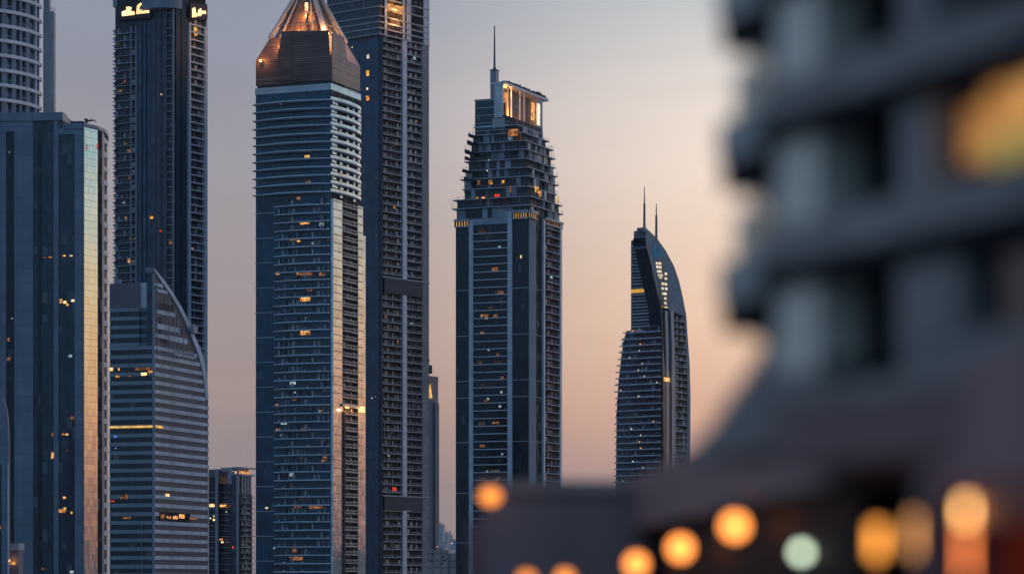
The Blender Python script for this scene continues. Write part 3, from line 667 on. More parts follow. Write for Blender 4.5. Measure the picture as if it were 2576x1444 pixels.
# lights and emblem on the fin
b = MB(); b.plate('R', poly('R', [(1652,656),(1668,658),(1684,706),(1684,772),(1664,766),(1652,700)]), .02, .12, M['mauve']); b.build('light_panel', T.e)
for px, py in ((1652,664),(1659,664),(1653,673),(1660,674),(1655,684),(1660,684),(1657,694),(1663,694),(1674,690),(1661,699),(1674,702),(1666,715),(1674,716),(1666,727),(1675,728),(1668,740),(1673,740),(1673,752),(1673,764)):
    T.win('R', px+.4, py+1, 5.5, 6.5, L['white'], .15, 'spot_lamp')
b = MB(); b.plate('R', poly('R', [(1643,628),(1648,630),(1650,648),(1644,652)]), .02, .3, L['blue_logo']); b.plate('R', poly('R', [(1651,624),(1659,626),(1664,636),(1663,646),(1656,652),(1652,645)]), .02, .3, L['blue_logo']); b.plate('R', poly('R', [(1645,619),(1650,622),(1648,628),(1644,626)]), .02, .3, L['blue_logo']); b.build('emblem', T.e)
T.win('R', 1672, 957, 15, 11, L['warm'], 1.3); T.win('R', 1672, 958, 6, 7, L['hot'], 1.5)
point('glow_light', (3.5, T.ry(1672), T.z(957)), ORANGE, 260, .4, T.e)
T.wins('R', [(1668,774,10,6,'dim'),(1674,775,8,4,'white')], .2)

# ================================================================== twin-sign tower
T = Tower('sign_tower', 'tall dark balcony tower with two glowing rooftop signs, behind the striped office block', 'skyscraper', 440, 1340, -28.6)
Wd, D, FL = -T.fx(290), T.ry(517), 3.56
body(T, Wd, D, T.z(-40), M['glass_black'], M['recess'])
for pL, pR, mt, o in ((347,358,'glass_blue',.5),(361,369,'glass_blue',.5),(372,380,'glass_blue',.5)): strip(T, 'F', pL, pR, 52, 1500, .02, o, M[mt], 'glazing_strip')
strip(T, 'F', 381, 394, 20, 1500, .02, .7, M['office'], 'spandrel_panel'); strip(T, 'F', 396, 408, -30, 1500, .02, .9, M['office'], 'spandrel_panel'); strip(T, 'F', 410, 422, 20, 1500, .02, .7, M['office'], 'spandrel_panel')
strip(T, 'F', 331.5, 333.5, 58, 1500, .02, 1.2, M['slab_dim']); strip(T, 'F', 344.5, 346, 58, 1500, .02, 1.2, M['slab_dim']); strip(T, 'F', 436.5, 438.5, 20, 1500, .02, .8, M['slab_dim'])
strip(T, 'R', 441, 452, -30, 1500, .02, .5, M['panel_blue'], 'glazing_strip'); strip(T, 'R', 455, 468, -30, 1500, .02, .5, M['panel_blue'], 'glazing_strip')
strip(T, 'R', 470.5, 474, 50, 1500, .02, 1.5, M['pier_white']); strip(T, 'R', 508.5, 512, 50, 1500, .02, 1.6, M['pier_white']); strip(T, 'R', 514, 517, -10, 1500, .02, 1.2, M['pier'])
balconies(T, 'F', 287.5, 344, 66, 1462, FL, 1.3, .05, seed=5, slab=M['slab_dim'], rails='line', sh=.3)
balconies(T, 'F', 423, 436, 40, 1462, FL, .9, .05, seed=6, slab=M['slab_dim'], rails=None, clutter=False, sh=.3, name='storey_ledge', variants=1)
balconies(T, 'R', 474.3, 508.2, 62, 1462, FL, 1.5, .05, seed=9, slab=M['pier_white'], rail=M['slab_dim'], sh=.5, bow=.6, rails='line', name='side_balcony')
zl, zh = T.z(1462), T.z(60); first = None; zz = zl        # serrated fins on the left edge
while zz < zh:
    if first is None:
        b = MB(); x = -Wd; b.hexa([(x-.2,1,0),(x,1,0),(x,4.5,0),(x-.2,4.5,0)], [(x-2.4,1,2.6),(x,1,2.9),(x,4.5,2.9),(x-2.4,4.5,2.6)], M['slab_dim']); first = b.build('edge_fin', T.e); first.location.z = zz
    else: copy(first, zz-zl)
    zz += FL
def sign(face, quad, glyphs, nm='sign_panel'):
    b = MB(); b.plate(face, poly(face, quad), .9, 2.0, M['dark']); p = b.build(nm, T.e)
    for g in glyphs:
        b = MB(); b.plate(face, poly(face, [(272+a*.5, 3+c*.5) for a, c in g]), 2.02, 2.3, L['logo']); b.build('sign_letter', p)
sign('F', [(301,56),(301,2),(386,-6),(386,50)], [[(84,85),(83,64),(108,54),(104,40),(120,38),(132,42),(126,60),(146,62),(146,78)], [(155,75),(160,32),(178,18),(183,24),(172,38),(168,54),(219,46),(219,68)]])
sign('R', [(470,50),(470,10),(513,16),(513,54)], [[(406,90),(405,46),(418,40),(422,66),(430,72),(428,86)], [(432,82),(436,52),(448,44),(450,58),(462,56),(466,68),(452,74),(446,84)], [(468,74),(464,60),(470,56),(474,72)]])
b = MB(); b.box(-Wd-.5, -T.fx(440)-2, -1.2, D, T.z(4), T.z(-45), M['stripe_dim']); b.build('roof_block', T.e)
b = MB(); c = (-9, 3)
b.prism([(c[0]+11*math.cos(R(a)), c[1]+8.6*math.sin(R(a))) for a in range(180, 361, 15)], T.z(24), T.z(-60), M['fin']); b.build('corner_drum', T.e)
T.wins('F', [(384,550,7,6,'warm'),(407,584,4,5,'red'),(328,659,8,12,'dim'),(329,660,3,8,'warm'),(409,241,3,4,'white'),(432,614,8,8,'dim'),(313,513,5,3,'cool'),(400,690,4,4,'dim')], 1.0)
T.wins('R', [(489,77,8,10,'gold'),(490,90,6,6,'warm'),(480,628,9,6,'dim'),(486,120,5,4,'dim')], .5)

for k in range(14):
    T.win('F', random.uniform(296,340), random.uniform(80,680), random.uniform(3,10), random.uniform(3,9), L[random.choice(('dim','room'))], .3)
# ================================================================== striped office block with sail roof
T = Tower('striped_office_block', 'grey striped office block with slanting sail-shaped roof frame, below the twin-sign tower', 'office building', 387.5, 1130, -17)
Wd, D, FL = -T.fx(276.5), T.ry(523.5), 22*1130/F
zb = T.z(893)
zfar = T.z(1008, 'R', D); body(T, Wd, D, zfar, M['office_dark'], M['office'], name='curtain_wall')  # one glass wall; brightness of the lit side is put into its tone
D2 = T.ry(500); b = MB(); b.box(-Wd, -.05, 0, D2, zfar, T.z(878), M['office_dark']); b.build('upper_curtain_wall', T.e)
dz = T.z(893)-T.z(893)
zz = T.z(1475); n = 0; lb = rb = None
u523 = D
while zz < T.z(880):
    h = FL*.44
    if lb is None:
        b = MB(); b.wall('F', -Wd-.05, -.02, 0, h, .02, .3, M['stripe_dim']); lb = b.build('spandrel_band', T.e); lb.location.z = zz  # same bands as the side, with this face's shade put into a darker tone
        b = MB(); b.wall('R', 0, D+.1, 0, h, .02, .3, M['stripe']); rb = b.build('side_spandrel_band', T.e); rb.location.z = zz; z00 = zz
    else:
        copy(lb, zz-z00)
        if zz < zfar-1: copy(rb, zz-z00)
        else:                                   # storeys that the sloping roof cuts short
            um = 0
            for k in range(200):
                u_ = D*k/200
                cu = [(T.ry(a), T.z(c, 'R', T.ry(a))) for a, c in ((386,685),(426,743),(462,809),(482,859),(499,903),(505,932),(510,960),(516,1010),(523,1060))]
                zc_ = next((z0+(z1-z0)*(u_-u0)/(u1-u0) for (u0, z0), (u1, z1) in zip(cu, cu[1:]) if u0 <= u_ <= u1), -1)
                if zc_ > zz+FL*.44: um = u_
            if um > 1: b = MB(); b.wall('R', 0, um, 0, FL*.44, .03, .3, M['stripe']); o = b.build('side_spandrel_band', T.e); o.location.z = zz
    zz += FL; n += 1
# upper left block set to the side of the sail
ux = T.fx(351)
b = MB(); b.box(-Wd, ux, 0, 16, T.z(878), T.z(775), M['office_dark']); b.build('upper_block', T.e)
for k in range(5):
    b = MB(); b.wall('F', -Wd-.05, ux, 0, FL*.42, .02, .3, M['stripe_dim']); b.box(ux, -2, .6, 1.0, 0, FL*.42, M['fin']); o = b.build('spandrel_band', T.e); o.location.z = T.z(872)+k*FL
b = MB(); b.box(-Wd, ux, -.3, 15, T.z(775), T.z(712), M['mauve']); b.build('plant_room', T.e)
b = MB(); b.box(ux, T.fx(367), .8, 14, T.z(775), T.z(712), M['pier_white']); b.build('plant_room_side', T.e)
b = MB(); b.box(ux, -.3, 1.0, 14, T.z(878), T.z(740), M['glass_navy']); b.build('recessed_glazing', T.e)
b = MB(); c = ((-Wd+2), 3); b.prism([(c[0]+1.5*math.cos(R(a)), c[1]+1.5*math.sin(R(a))) for a in range(0,360,30)], T.z(712), T.z(700), M['frame']); b.build('water_tank', T.e)
# the sail: glass gable under a slanting beam
oc = [(383.5,675),(411,708),(435.5,743),(454,775),(471,808),(482,834),(491,857),(500.5,877),(508,899),(514,928),(518,955),(521.5,1005)]
ic = [(386,685),(402,709),(426,743),(446,777),(462,809),(473,835),(482,859),(491,880),(499,903),(505,932),(510,960),(515,1005)]
pts = poly('R', [(388,1004)]+[(388,692)]+ic[1:]+[(514,1030)]); 
b = MB(); b.plate('R', pts, -3, .02, M['office']); b.build('gable_glazing', T.e)
A, B = poly('R', oc), poly('R', ic); b = MB()
for i in range(len(A)-1):
    q = [A[i], A[i+1], B[i+1], B[i]]; q = [(u, z_) for u, z_ in q]
    a0 = sum(q[k][0]*q[(k+1)%4][1]-q[(k+1)%4][0]*q[k][1] for k in range(4))
    if a0 < 0: q = q[::-1]
    b.hexa([(-3.2,u,z_) for u, z_ in q], [(.6,u,z_) for u, z_ in q], M['stripe'])
b.build('roof_beam', T.e)
for i, (xa, xb, ya, yb) in enumerate(((389,408,713,722),(392,440,780,790),(392,420,728,736),(392,450,815,828),(420,470,845,858),(436,488,882,895),(389,420,840,850))):
    ua, ub = T.ry(xa), T.ry(xb); b = MB(); b.wall('R', ua, ub, T.z(yb,'R',ua), T.z(ya,'R',ua), .03, .3, M['stripe']); b.build('spandrel_panel', T.e)
for xa, xb, ya, yb in ((396,404,724,738),(396,408,764,779),(412,425,766,781),(400,406,800,845),(404,424,846,862),(427,436,768,782)):
    ua, ub = T.ry(xa), T.ry(xb); b = MB(); b.wall('R', ua, ub, T.z(yb,'R',ua), T.z(ya,'R',ua), .04, .22, M['dark']); b.build('window', T.e)
for px, y0_ in ((394,700),(416,735),(424,742),(438,770),(446,790),(460,815)):
    b = MB(); u = T.ry(px); b.wall('R', u-.12, u+.12, T.z(905,'R',u), T.z(y0_+5,'R',u), .31, .5, M['frame']); b.build('mullion', T.e)
b = MB(); b.wall('F', -.5, .5, 0, T.z(690), .31, .5, M['frame']); b.build('corner_post', T.e)
gu = T.ry(477); b = MB(); b.wall('R', gu-1.5, gu+2.5, T.z(840,'R',gu), T.z(822,'R',gu), .95, 2.5, M['concrete']); b.build('beam_joint', T.e)
u = -2; b = MB(); b.wall('F', -Wd, -.3, T.z(1077), T.z(1072), .32, .5, L['gold']); b.build('lit_band', T.e)
b = MB(); b.wall('R', .3, T.ry(408), T.z(1077), T.z(1071), .32, .5, L['gold']); b.build('lit_band', T.e)
for px, py, w, h, mt in ((281,931,8,8,'hot'),(300,931,3,6,'warm'),(364,930,46,7,'dim'),(380,936,14,8,'warm'),(363,943,13,7,'hot'),(297,949,10,5,'warm'),(326,948,8,3,'dim'),(291,1100,5,5,'bluedot'),(313,1251,16,11,'dim'),(318,1249,4,8,'warm'),(284,1262,10,3,'red'),(320,1304,20,5,'dim'),(292,1129,3,3,'bluedot')):
    T.win('F', px, py, w, h, L[mt], .32)
for px, py, w, h, mt in ((419,1247,9,7,'hot'),(406,1300,9,10,'dim'),(421,1303,10,6,'warm'),(438,1303,11,8,'warm'),(454,1300,12,10,'warm'),(484,1306,18,4,'dim')):
    T.win('R', px, py, w, h, L[mt], .52 if py > 1290 else .32)
b = MB(); b.wall('R', T.ry(399), T.ry(476), T.z(1311), T.z(1288), .31, .5, M['glass_black']); b.build('window', T.e)
b = MB(); b.wall('F', T.fx(357.5), T.fx(359), 0, T.z(1315), .32, .5, M['frame']); b.build('downpipe', T.e)

# ================================================================== small tower with lit cap
T = Tower('small_capped_tower', 'small distant grey tower with orange lit cap, right of the striped office block', 'skyscraper', 601, 1750, -24)
Wd, D = -T.fx(524.5), T.ry(633)
FL = 3.4
b = MB(); b.box(-Wd, T.fx(549), 0, 14, 0, T.z(1200), M['glass_black']); b.box(-Wd, T.fx(549), 0, 14, T.z(1200), T.z(1181), M['mauve']); b.build('left_shaft', T.e)
strip(T, 'F', 543, 550, 1180, 1500, .02, .8, M['frame'])
b = MB(); b.box(T.fx(549), T.fx(584), 3, 14, 0, T.z(1217), M['glass_black']); b.build('recessed_shaft', T.e)
b = MB(); b.box(T.fx(582), 0, 0, D, 0, T.z(1196), M['glass_navy']); b.build('right_shaft', T.e)
b = MB(); b.box(T.fx(570), T.fx(588), 1, 12, T.z(1216), T.z(1187), M['frame']); b.box(T.fx(552), T.fx(601), 1, 12, T.z(1186), T.z(1177), M['frame']); b.build('roof_arm', T.e)
strip(T, 'F', 596, 601, 1178, 1500, .02, .8, M['frame'])
b = MB(); b.wall('R', 0, D+1.5, T.z(1198), T.z(1193), -6, 1.5, M['frame']); b.wall('R', 0, D+3, T.z(1180), T.z(1176), -6, 2, M['frame']); b.wall('R', 0, D, T.z(1193), T.z(1180), -6, -5, M['cream_slab']); b.build('roof_cap', T.e)
b = MB(); b.wall('R', .4, D-1, T.z(1193), T.z(1181), -.9, -.6, L['warm']); b.build('cap_lamp', T.e)
point('cap_light', (-1, D*.4, T.z(1186)), ORANGE, 1500, .4, T.e)
for px in (606, 613, 620, 627): strip(T, 'R', px, px+3.2, 1198, 1243, .02, .8, M['frame'])
b = MB(); b.wall('R', .02, D, T.z(1470), T.z(1245), .0, .3, M['recess']); b.build('curtain_wall', T.e)
balconies(T, 'R', 602, 634, 1250, 1462, FL, 1.8, .32, seed=21, slab=M['slab_dim'], sh=.35)
balconies(T, 'F', 525, 543, 1240, 1462, FL, .6, .05, seed=22, slab=M['slab_dim'], rails=None, clutter=False, sh=.3, name='storey_ledge', variants=1)
balconies(T, 'F', 550, 574, 1240, 1462, FL, .6, -2.9, seed=23, slab=M['slab_dim'], rails=None, clutter=False, sh=.3, name='inner_storey_ledge', variants=1)
T.wins('F', [(535,1273,12,7,'hot'),(563,1274,15,6,'warm'),(540,1300,3,3,'white'),(531,1305,3,3,'white'),(571,1289,3,3,'white'),(540,1309,4,4,'hot')], .9)
T.wins('F', [(557,1358,8,4,'warm'),(560,1365,5,4,'hot'),(587,1378,3,6,'red')], .4)

# ================================================================== granite office block, left
T = Tower('granite_office_block', 'blue grey granite office block with dark glass strips and a golden reflecting corner', 'office building', 212, 900, -4.5)
left_px = -90
b = MB(); fw = -T.fx(left_px)
b.box(T.fx(158), -.1, .6, 30, 0, T.z(322), M['glass_navy']); b.box(-fw, T.fx(158), .6, 30, 0, T.z(289), M['glass_navy']); b.build('curtain_wall', T.e)
def stone(pL, pR, y0_, y1_, o1=.0): 
    b = MB(); b.wall('F', T.fx(pL), T.fx(pR), T.z(y1_), T.z(y0_), -.58, o1, M['stone']); return b.build('granite_pier', T.e)
stone(left_px, 15, 287, 1500); stone(36, 83, 287, 1500); stone(135, 147, 305, 1500); stone(188, 212, 318, 1500)
stone(15.1, 35.9, 287, 331); stone(83.1, 134.9, 287, 305); stone(147.1, 187.9, 325, 340)
b = MB(); b.wall('F', T.fx(left_px), T.fx(158.5), T.z(305), T.z(284), -6, .35, M['stone']); b.build('parapet', T.e)
b = MB(); b.wall('F', T.fx(158.7), -.1, T.z(326), T.z(314), -1, .3, M['stone']); b.build('parapet', T.e)
for pL, pR, y0_ in ((15.2,35.8,332),(95,103,330)):
    b = MB(); b.wall('F', T.fx(pL), T.fx(pR), 0, T.z(y0_), -.59, -.35, M['glass_black']); b.build('window_strip', T.e)
# golden corner: mirror glass facet turned towards the afterglow
def L2(px, d): return T.loc(px, d)
P0 = (0, 0); P1 = L2(245.5, 906.3); P2 = L2(257, 908.5); P3 = L2(263, 913); P4 = L2(268, 920); P5 = L2(270.5, 930); P6 = L2(258, 938)
def side(a, c, y1_, y2_, m, nm, inset=4, y0z=0):
    d = Vector((c[0]-a[0], c[1]-a[1])).normalized(); n_ = Vector((-d.y, d.x))
    b = MB(); q = [(a[0],a[1]),(c[0],c[1]),(c[0]+n_.x*inset,c[1]+n_.y*inset),(a[0]+n_.x*inset,a[1]+n_.y*inset)]
    b.hexa([(*p,y0z) for p in q], [(q[0][0],q[0][1],T.z(y1_)),(q[1][0],q[1][1],T.z(y2_)),(q[2][0],q[2][1],T.z(y2_)),(q[3][0],q[3][1],T.z(y1_))], m); return b.build(nm, T.e)
side(P0, P1, 322, 322, M['mirror'], 'reflecting_glazing'); side(P1, P2, 322, 322, M['recess'], 'dark_glazing', 3)
side(P2, P3, 322, 325, M['stone'], 'granite_pier', 3)
side(P3, P4, 326, 328, M['recess'], 'side_wall', 2); side(P4, P5, 328, 330, M['pier'], 'edge_pier', 2)
zz = T.z(345); q = None
while zz > 0:
    if q is None:
        b = MB(); b.prism([P3, (P4[0]+.6,P4[1]-.3), (P4[0]-2,P4[1]+.8), (P3[0]-2,P3[1]+.5)], 0, 1.6, M['pier_white']); q = b.build('side_balcony', T.e); q.location.z = zz; zq = zz
    else: copy(q, zz-zq)
    zz -= 4.5
b = MB(); b.prism([(-7,0.4),(.1,-.3),(P1[0]+.3,P1[1]-.2),(P3[0]+.3,P3[1]),(P4[0]+.5,P4[1]),(P5[0]+.4,P5[1]),(P6[0]-10,P6[1])], T.z(321), T.z(312), M['stone']); b.build('roof_parapet', T.e)
# roof machinery
zz = T.z(312); b = MB(); x_ = T.fx(205)
b.box(x_-5, x_-1, 6, 8, zz, zz+1.6, M['dark']); b.bar((x_-2,7,zz+1.2),(x_+2.6,7,zz+2.0),.2,M['dark']); b.bar((x_+2.6,7,zz+2.0),(x_+3.2,7,zz+1.2),.12,M['dark']); b.bar((x_,7,zz),(x_,7,zz+2.4),.3,M['dark']); b.box(x_-.6,x_+.4,6.5,7.5,zz+1.9,zz+2.5,M['dark']); b.bar((x_+.6,7,zz+1.8),(x_+2.0,7,zz+2.5),.15,M['dark']); b.build('cleaning_crane', T.e)
b = MB(); b.box(T.fx(160), T.fx(168), 5, 9, T.z(322), T.z(311), M['stone']); b.box(T.fx(163), T.fx(190), 8, 10, T.z(322), T.z(306), M['mauve']); b.build('roof_plant', T.e)
w = T.win('F', 240, 367, 4, 9, L['red'], -4.0, 'beacon')
w.location = (0, -1.0, 0)
for px, py, w_, h, mt in ((108,650,12,3,'dim'),(124,649,8,3,'warm'),(160,645,8,3,'warm'),(178,645,7,3,'white'),(152,759,7,10,'warm'),(162,762,7,6,'hot'),(168,768,5,7,'warm'),(182,758,8,6,'white'),(176,897,8,6,'cool'),(181,1053,8,8,'dim'),(158,1094,6,4,'warm'),(167,1094,8,4,'warm'),(168,1136,4,6,'dim'),(131,1094,6,9,'dim'),(131,1147,6,16,'warm'),(161,1253,7,5,'warm'),(152,1286,10,9,'warm'),(162,1284,7,14,'warm'),(179,1291,4,6,'gold'),(98,974,3,3,'white'),(21,856,6,9,'dim'),(21,905,8,8,'dim'),(23,385,2,5,'cool'),(180,1440,9,6,'cool'),(104,1432,16,3,'dim'),(30,803,2,2,'white')):
    T.win('F', px, py, w_, h, L[mt], -.32 if px < 40 else -.55, th=.06)

# ================================================================== curved balcony tower, far left
d0 = 1000; Rr = 26.; ex = (107-1288)/F*d0
T = Tower('round_balcony_tower', 'round apartment tower with white curved balcony bands, rising behind the granite office block', 'skyscraper', 107, d0, 0)
T.e.location = (ex-Rr, d0, 0)
def arc(r, a0, a1, n): return [(r*math.cos(R(a0+(a1-a0)*i/n)), r*math.sin(R(a0+(a1-a0)*i/n))) for i in range(n+1)]
b = MB(); b.prism(arc(Rr-1.6, 180, 360, 36), 0, 260, M['curtain']); b.build('curtain_wall', T.e)
zz0 = CZ+(HOR-283)/F*d0; FL = 36.5/F*d0; q = None
for i in range(14):
    zz = zz0+(i-4)*FL
    if q is None:
        b = MB(); b.prism(arc(Rr, 195, 358, 40), 0, 1.15, M['pier_white']); q = b.build('balcony_band', T.e); q.location.z = zz; zq = zz
    else: copy(q, zz-zq)
for a in (352, 346, 333, 325, 318, 309, 303):
    p = arc(Rr-.9, a, a+1, 1)[0]; b = MB(); wd = random.uniform(.5, 1.1)
    t = Vector((-math.sin(R(a)), math.cos(R(a))))*wd; n_ = Vector((math.cos(R(a)), math.sin(R(a))))*.5
    b.prism([(p[0]-t.x-n_.x,p[1]-t.y-n_.y),(p[0]+t.x-n_.x,p[1]+t.y-n_.y),(p[0]+t.x+n_.x,p[1]+t.y+n_.y),(p[0]-t.x+n_.x,p[1]-t.y+n_.y)], 0, 258, M[random.choice(('pier','fin','fin'))]); b.build('pier', T.e)
for i in range(10):          # recessed loggias with rails
    for a in (328, 314):
        b = MB(); z_ = zz0+(i-1)*FL+1.2
        P = arc(Rr-.5, a-4, a+3, 4)
        for c, d_ in zip(P, P[1:]):
            b.bar((*c, z_+1.3), (*d_, z_+1.3), .12, M['frame'], 4); b.bar((*c, z_), (*c, z_+1.3), .07, M['frame'], 4)
        b.build('balcony_rail', T.e)
x0 = Rr+.05; b = MB(); b.box(x0, x0+27/F*d0, 1, 5, 0, CZ+(HOR-30)/F*d0, M['concrete']); b.box(x0, x0+15/F*d0, 1.5, 5, CZ+(HOR-30)/F*d0, 260, M['concrete']); b.build('lift_shaft', T.e)
b = MB(); zr = CZ+(HOR-30)/F*d0
b.bar((x0+18/F*d0,1.2,zr+1.2),(x0+30/F*d0,1.2,zr+1.2),.08,M['steel'],4)
for k in range(5): b.bar((x0+(18+3*k)/F*d0,1.2,zr),(x0+(18+3*k)/F*d0,1.2,zr+1.2),.06,M['steel'],4)
b.build('railing', T.e)

# curved grey building on the left edge and a little rooftop kiosk
T = Tower('curved_wing', 'smooth blue grey curved end wall at the left edge before the granite block', 'building', 22, 840, 0)
b = MB(); cx_ = -14
prof = [(-30,0),(0,0)]
def zpy(py): return CZ+(HOR-py)/F*840
uu = lambda px: (px-22)/F*840
b.plate('F', [(uu(-60),0),(uu(22),0),(uu(22),zpy(1165)),(uu(22),zpy(1110)),(uu(20),zpy(1060)),(uu(15),zpy(1025)),(uu(8),zpy(1000)),(uu(0),zpy(985)),(uu(-60),zpy(985))], -2, 0, M['stone']); b.build('end_wall', T.e)
b = MB(); b.wall('F', uu(-60), uu(3), 0, zpy(1170), .02, .3, M['glass_black']); b.build('window_strip', T.e)
b = MB(); b.wall('F', uu(19.5), uu(22.4), 0, zpy(1166), .02, .5, M['pier']); b.build('edge_pier', T.e)
T.win('F', 1, 1328, 3, 7, L['warm'], .32)
T = Tower('low_kiosk', 'low grey rooftop kiosk with an orange lamp, at the foot of the granite office block', 'kiosk', 47, 845, -5)
b = MB(); b.box(T.fx(22), 0, 0, 5, 0, T.z(1385), M['mauve']); b.box(T.fx(22)-.3, .3, -.5, 5.3, T.z(1385), T.z(1368), M['concrete']); b.build('kiosk_wall', T.e)
T.win('F', 33, 1418, 11, 8, L['warm'], .05, 'lamp'); point('kiosk_light', (T.fx(34), -1.5, T.z(1412)), ORANGE, 70, .3, T.e)

# ================================================================== far low buildings at the bottom, between the two big towers
far = [('distant pale block with flat roof, nearest the ribbed tower', 1096, 1114, 1320, 6000), ('narrow pale distant block with a rooftop mast', 1118, 1126, 1342, 6300), ('low pale distant block with a tall rooftop box', 1126, 1134, 1346, 6500), ('long low pale distant block touching the stepped tower', 1128, 1150, 1362, 5600), ('low pale distant block at the foot of the ribbed tower', 1094, 1124, 1365, 5200)]
for i, (nm, a, c, y_, d) in enumerate(far):
    T = Tower('distant_block', nm, 'building', c, d, -12)
    Wd = -T.fx(a); b = MB(); b.box(-Wd, 0, 0, 20, 0, T.z(y_), M['grey']); b.build('wall', T.e)
    b = MB(); b.box(-Wd*.75, -Wd*.3, 4, 12, T.z(y_), T.z(y_)+(4 if i != 2 else 9), M['grey'])
    if i == 1: b.bar((-Wd*.5,6,T.z(y_)),(-Wd*.5,6,T.z(y_)+16),.4,M['steel'])
    b.build('roof_block', T.e)
    for k in range(3):
        b = MB(); b.wall('F', -Wd+.3, -.3, 0, 1.6, .02, .3, M['slab']); o = b.build('storey_band', T.e); o.location.z = T.z(y_)-5-k*7
T = Tower('pale_office_block', 'pale grey office block with small openings, low in front of the distant skyline', 'building', 1128, 1400, -20)
Wd = -T.fx(1074); b = MB(); b.box(-Wd, 0, 0, 14, 0, T.z(1384), M['grey']); b.box(-Wd+5, -3, 2, 10, T.z(1384), T.z(1378), M['grey']); b.build('wall', T.e)
b = MB(); b.box(.3, 5, 1, 12, 0, T.z(1394), M['grey']); b.build('side_wing', T.e)
for px, py in ((1088,1395),(1086,1412),(1114,1402),(1118,1410),(1113,1418)): T.win('F', px, py, 4, 3, M['dark'], .03, 'window')
T.win('F', 1100, 1376, 2.5, 3, L['warm'], .05); T.win('R', 1136, 1368, 3, 3, L['white'], .05)

# ================================================================== near apartment building, right (out of focus)
T0 = Vector((0, 0)); 
class Near:
    """facade line running from its far left end towards the camera on the right"""
    def __init__(s, name, label, cat, px, d, dirx, diry, k=1.):
        s.k = k; d *= k; s.o = Vector(((px-1288)/F*d, d)); s.t = Vector((dirx, diry)).normalized(); s.n = Vector((-s.t.y, s.t.x))*1.0
        s.th = math.atan2(s.t.y, s.t.x); s.e = bpy.data.objects.new(name, None); COL.objects.link(s.e)
        s.e.location = (s.o.x, s.o.y, 0); s.e.rotation_euler = (0, 0, s.th); tag(s.e, label, cat)
    def s_at(s, px):
        k = (px-1288)/F; return (k*s.o.y-s.o.x)/(s.t.x-k*s.t.y)/s.k
    def make(s, b, name):            # sizes are drawn in units of k metres around eye level
        b.v = [(x*s.k, y*s.k, max(0, CZ+(z-CZ)*s.k) if z > .5 else 0) for x, y, z in b.v]; return b.build(name, s.e)
    def box(s, name, a, c, z0, z1, o0, o1, m):
        b = MB(); b.box(a, c, -o1, -o0, z0, z1, m); return s.make(b, name)   # local -y faces the camera side
A = Near('apartment_building', 'dark near apartment building with projecting balconies and one amber window, out of focus', 'apartment building', 1945, 70, .3706, -.9288, 64/70)
sx = A.s_at
LEN = sx(2576)+7
base = CZ
A.box('rear_wall', .02, LEN, base+4.4, 30, -9, -2.2, M['fg_dark'])
lines = [(base+7.3), (base+10.85), (base+14.4), (base+17.9)]      # soffit levels of the balcony slabs
for i, zl in enumerate(lines):
    A.box('floor_slab', .05, LEN, zl, zl+.55, -2.1, .35, M['fg_dark'])
    A.box('parapet', 0, LEN, zl+.56, zl+1.45, -.25, .3, M['fg_wall'])
    # corner balcony jutting out past the end of the wall, with a curved bracket under it
    b = MB(); b.box(-2.1, -.01, -.4, 3.0, zl-.9, zl-.15, M['fg_dark']); b.box(-2.2, -.01, -.45, 3.1, zl-.14, zl+.9, M['fg_pale'])  # underside shade put into the dark lower box; top toned up for skylight
    pts = [(-1.7, zl-.91), (-.01, zl-.91), (-.01, zl-2.3), (-.25, zl-1.6), (-.7, zl-1.15)]
    b.hexa([(u, 2.6, z_) for u, z_ in pts], [(u, .0, z_) for u, z_ in pts], M['fg_wall']); A.make(b, 'corner_balcony')
    z0, z1 = zl-1.8, zl-.01
    for (a_, c_, y0_, y1_) in ((-1.5, -1.42, -.3, 2.6), (-.75, -.68, -.35, 2.9), (-1.4, -.1, -.38, -.3)):
        b = MB(); b.box(a_, c_, y0_, y1_, zl+.9, zl+(2.1 if a_ < -1 else 2.45), M['fg_glass']); A.make(b, 'glass_railing')
    A.box('skylit_pillar', .3, 2.5, zl-2.09, zl-.01, -1.2, .1, M['fg_skylit'])
    A.box('pier', sx(2270), sx(2350), zl-2.09, zl-.01, -1.0, .1, M['fg_wall'])
    b = MB(); b.box(2.52, sx(2270)-.02, 1.3, 1.5, zl-2.09, zl-.01, M['fg_dark']); A.make(b, 'window')
A.box('pier', sx(2270), sx(2420), base+5.51, base+7.2, -1.0, .12, M['fg_wall'])
A.box('lower_wall', .0, LEN, base+3.0, base+4.4, -2.2, .0, M['fg_mauve']); A.box('lower_parapet', .0, LEN, base+4.41, base+4.8, -2.2, .05, M['fg_wall'])
A.box('pillar', .0, 2.5, base+4.81, base+5.5, -1.2, .05, M['fg_wall']); A.box('end_pier', sx(2270), LEN, base+4.81, base+5.5, -1.2, .05, M['fg_wall'])
# amber curtained window at the far right, another with pale blind below
ac = [lit('amber_curtain', (1, .45, .14, 1), .42, var=.3, cell=.5), lit('amber_lamp', (1, .52, .15, 1), .6, var=.2, cell=.5), lit('green_curtain', (.80, .62, .20, 1), .42, var=.3, cell=.5)]
w0_, w1_ = sx(2375), LEN
for a_, c_, z0_, z1_, mt in ((0,.18,9.3,10.5,0),(.18,.45,9.75,10.8,0),(.45,1,9.75,10.8,1),(.18,1,9.1,9.75,2)):
    b = MB(); b.box(w0_+(w1_-w0_)*a_*.5, w0_+(w1_-w0_)*(c_*.5 if c_ < 1 else 1), .5, .65, base+z0_, base+z1_, ac[mt]); A.make(b, 'lit_curtain')
b = MB(); b.box(w0_-.5, w1_, .66, .8, base+9.05, base+10.83, M['fg_dark']); A.make(b, 'window')
b = MB(); b.box(sx(2425), LEN, .5, .65, base+5.55, base+7.28, M['glass_navy']); A.make(b, 'window')
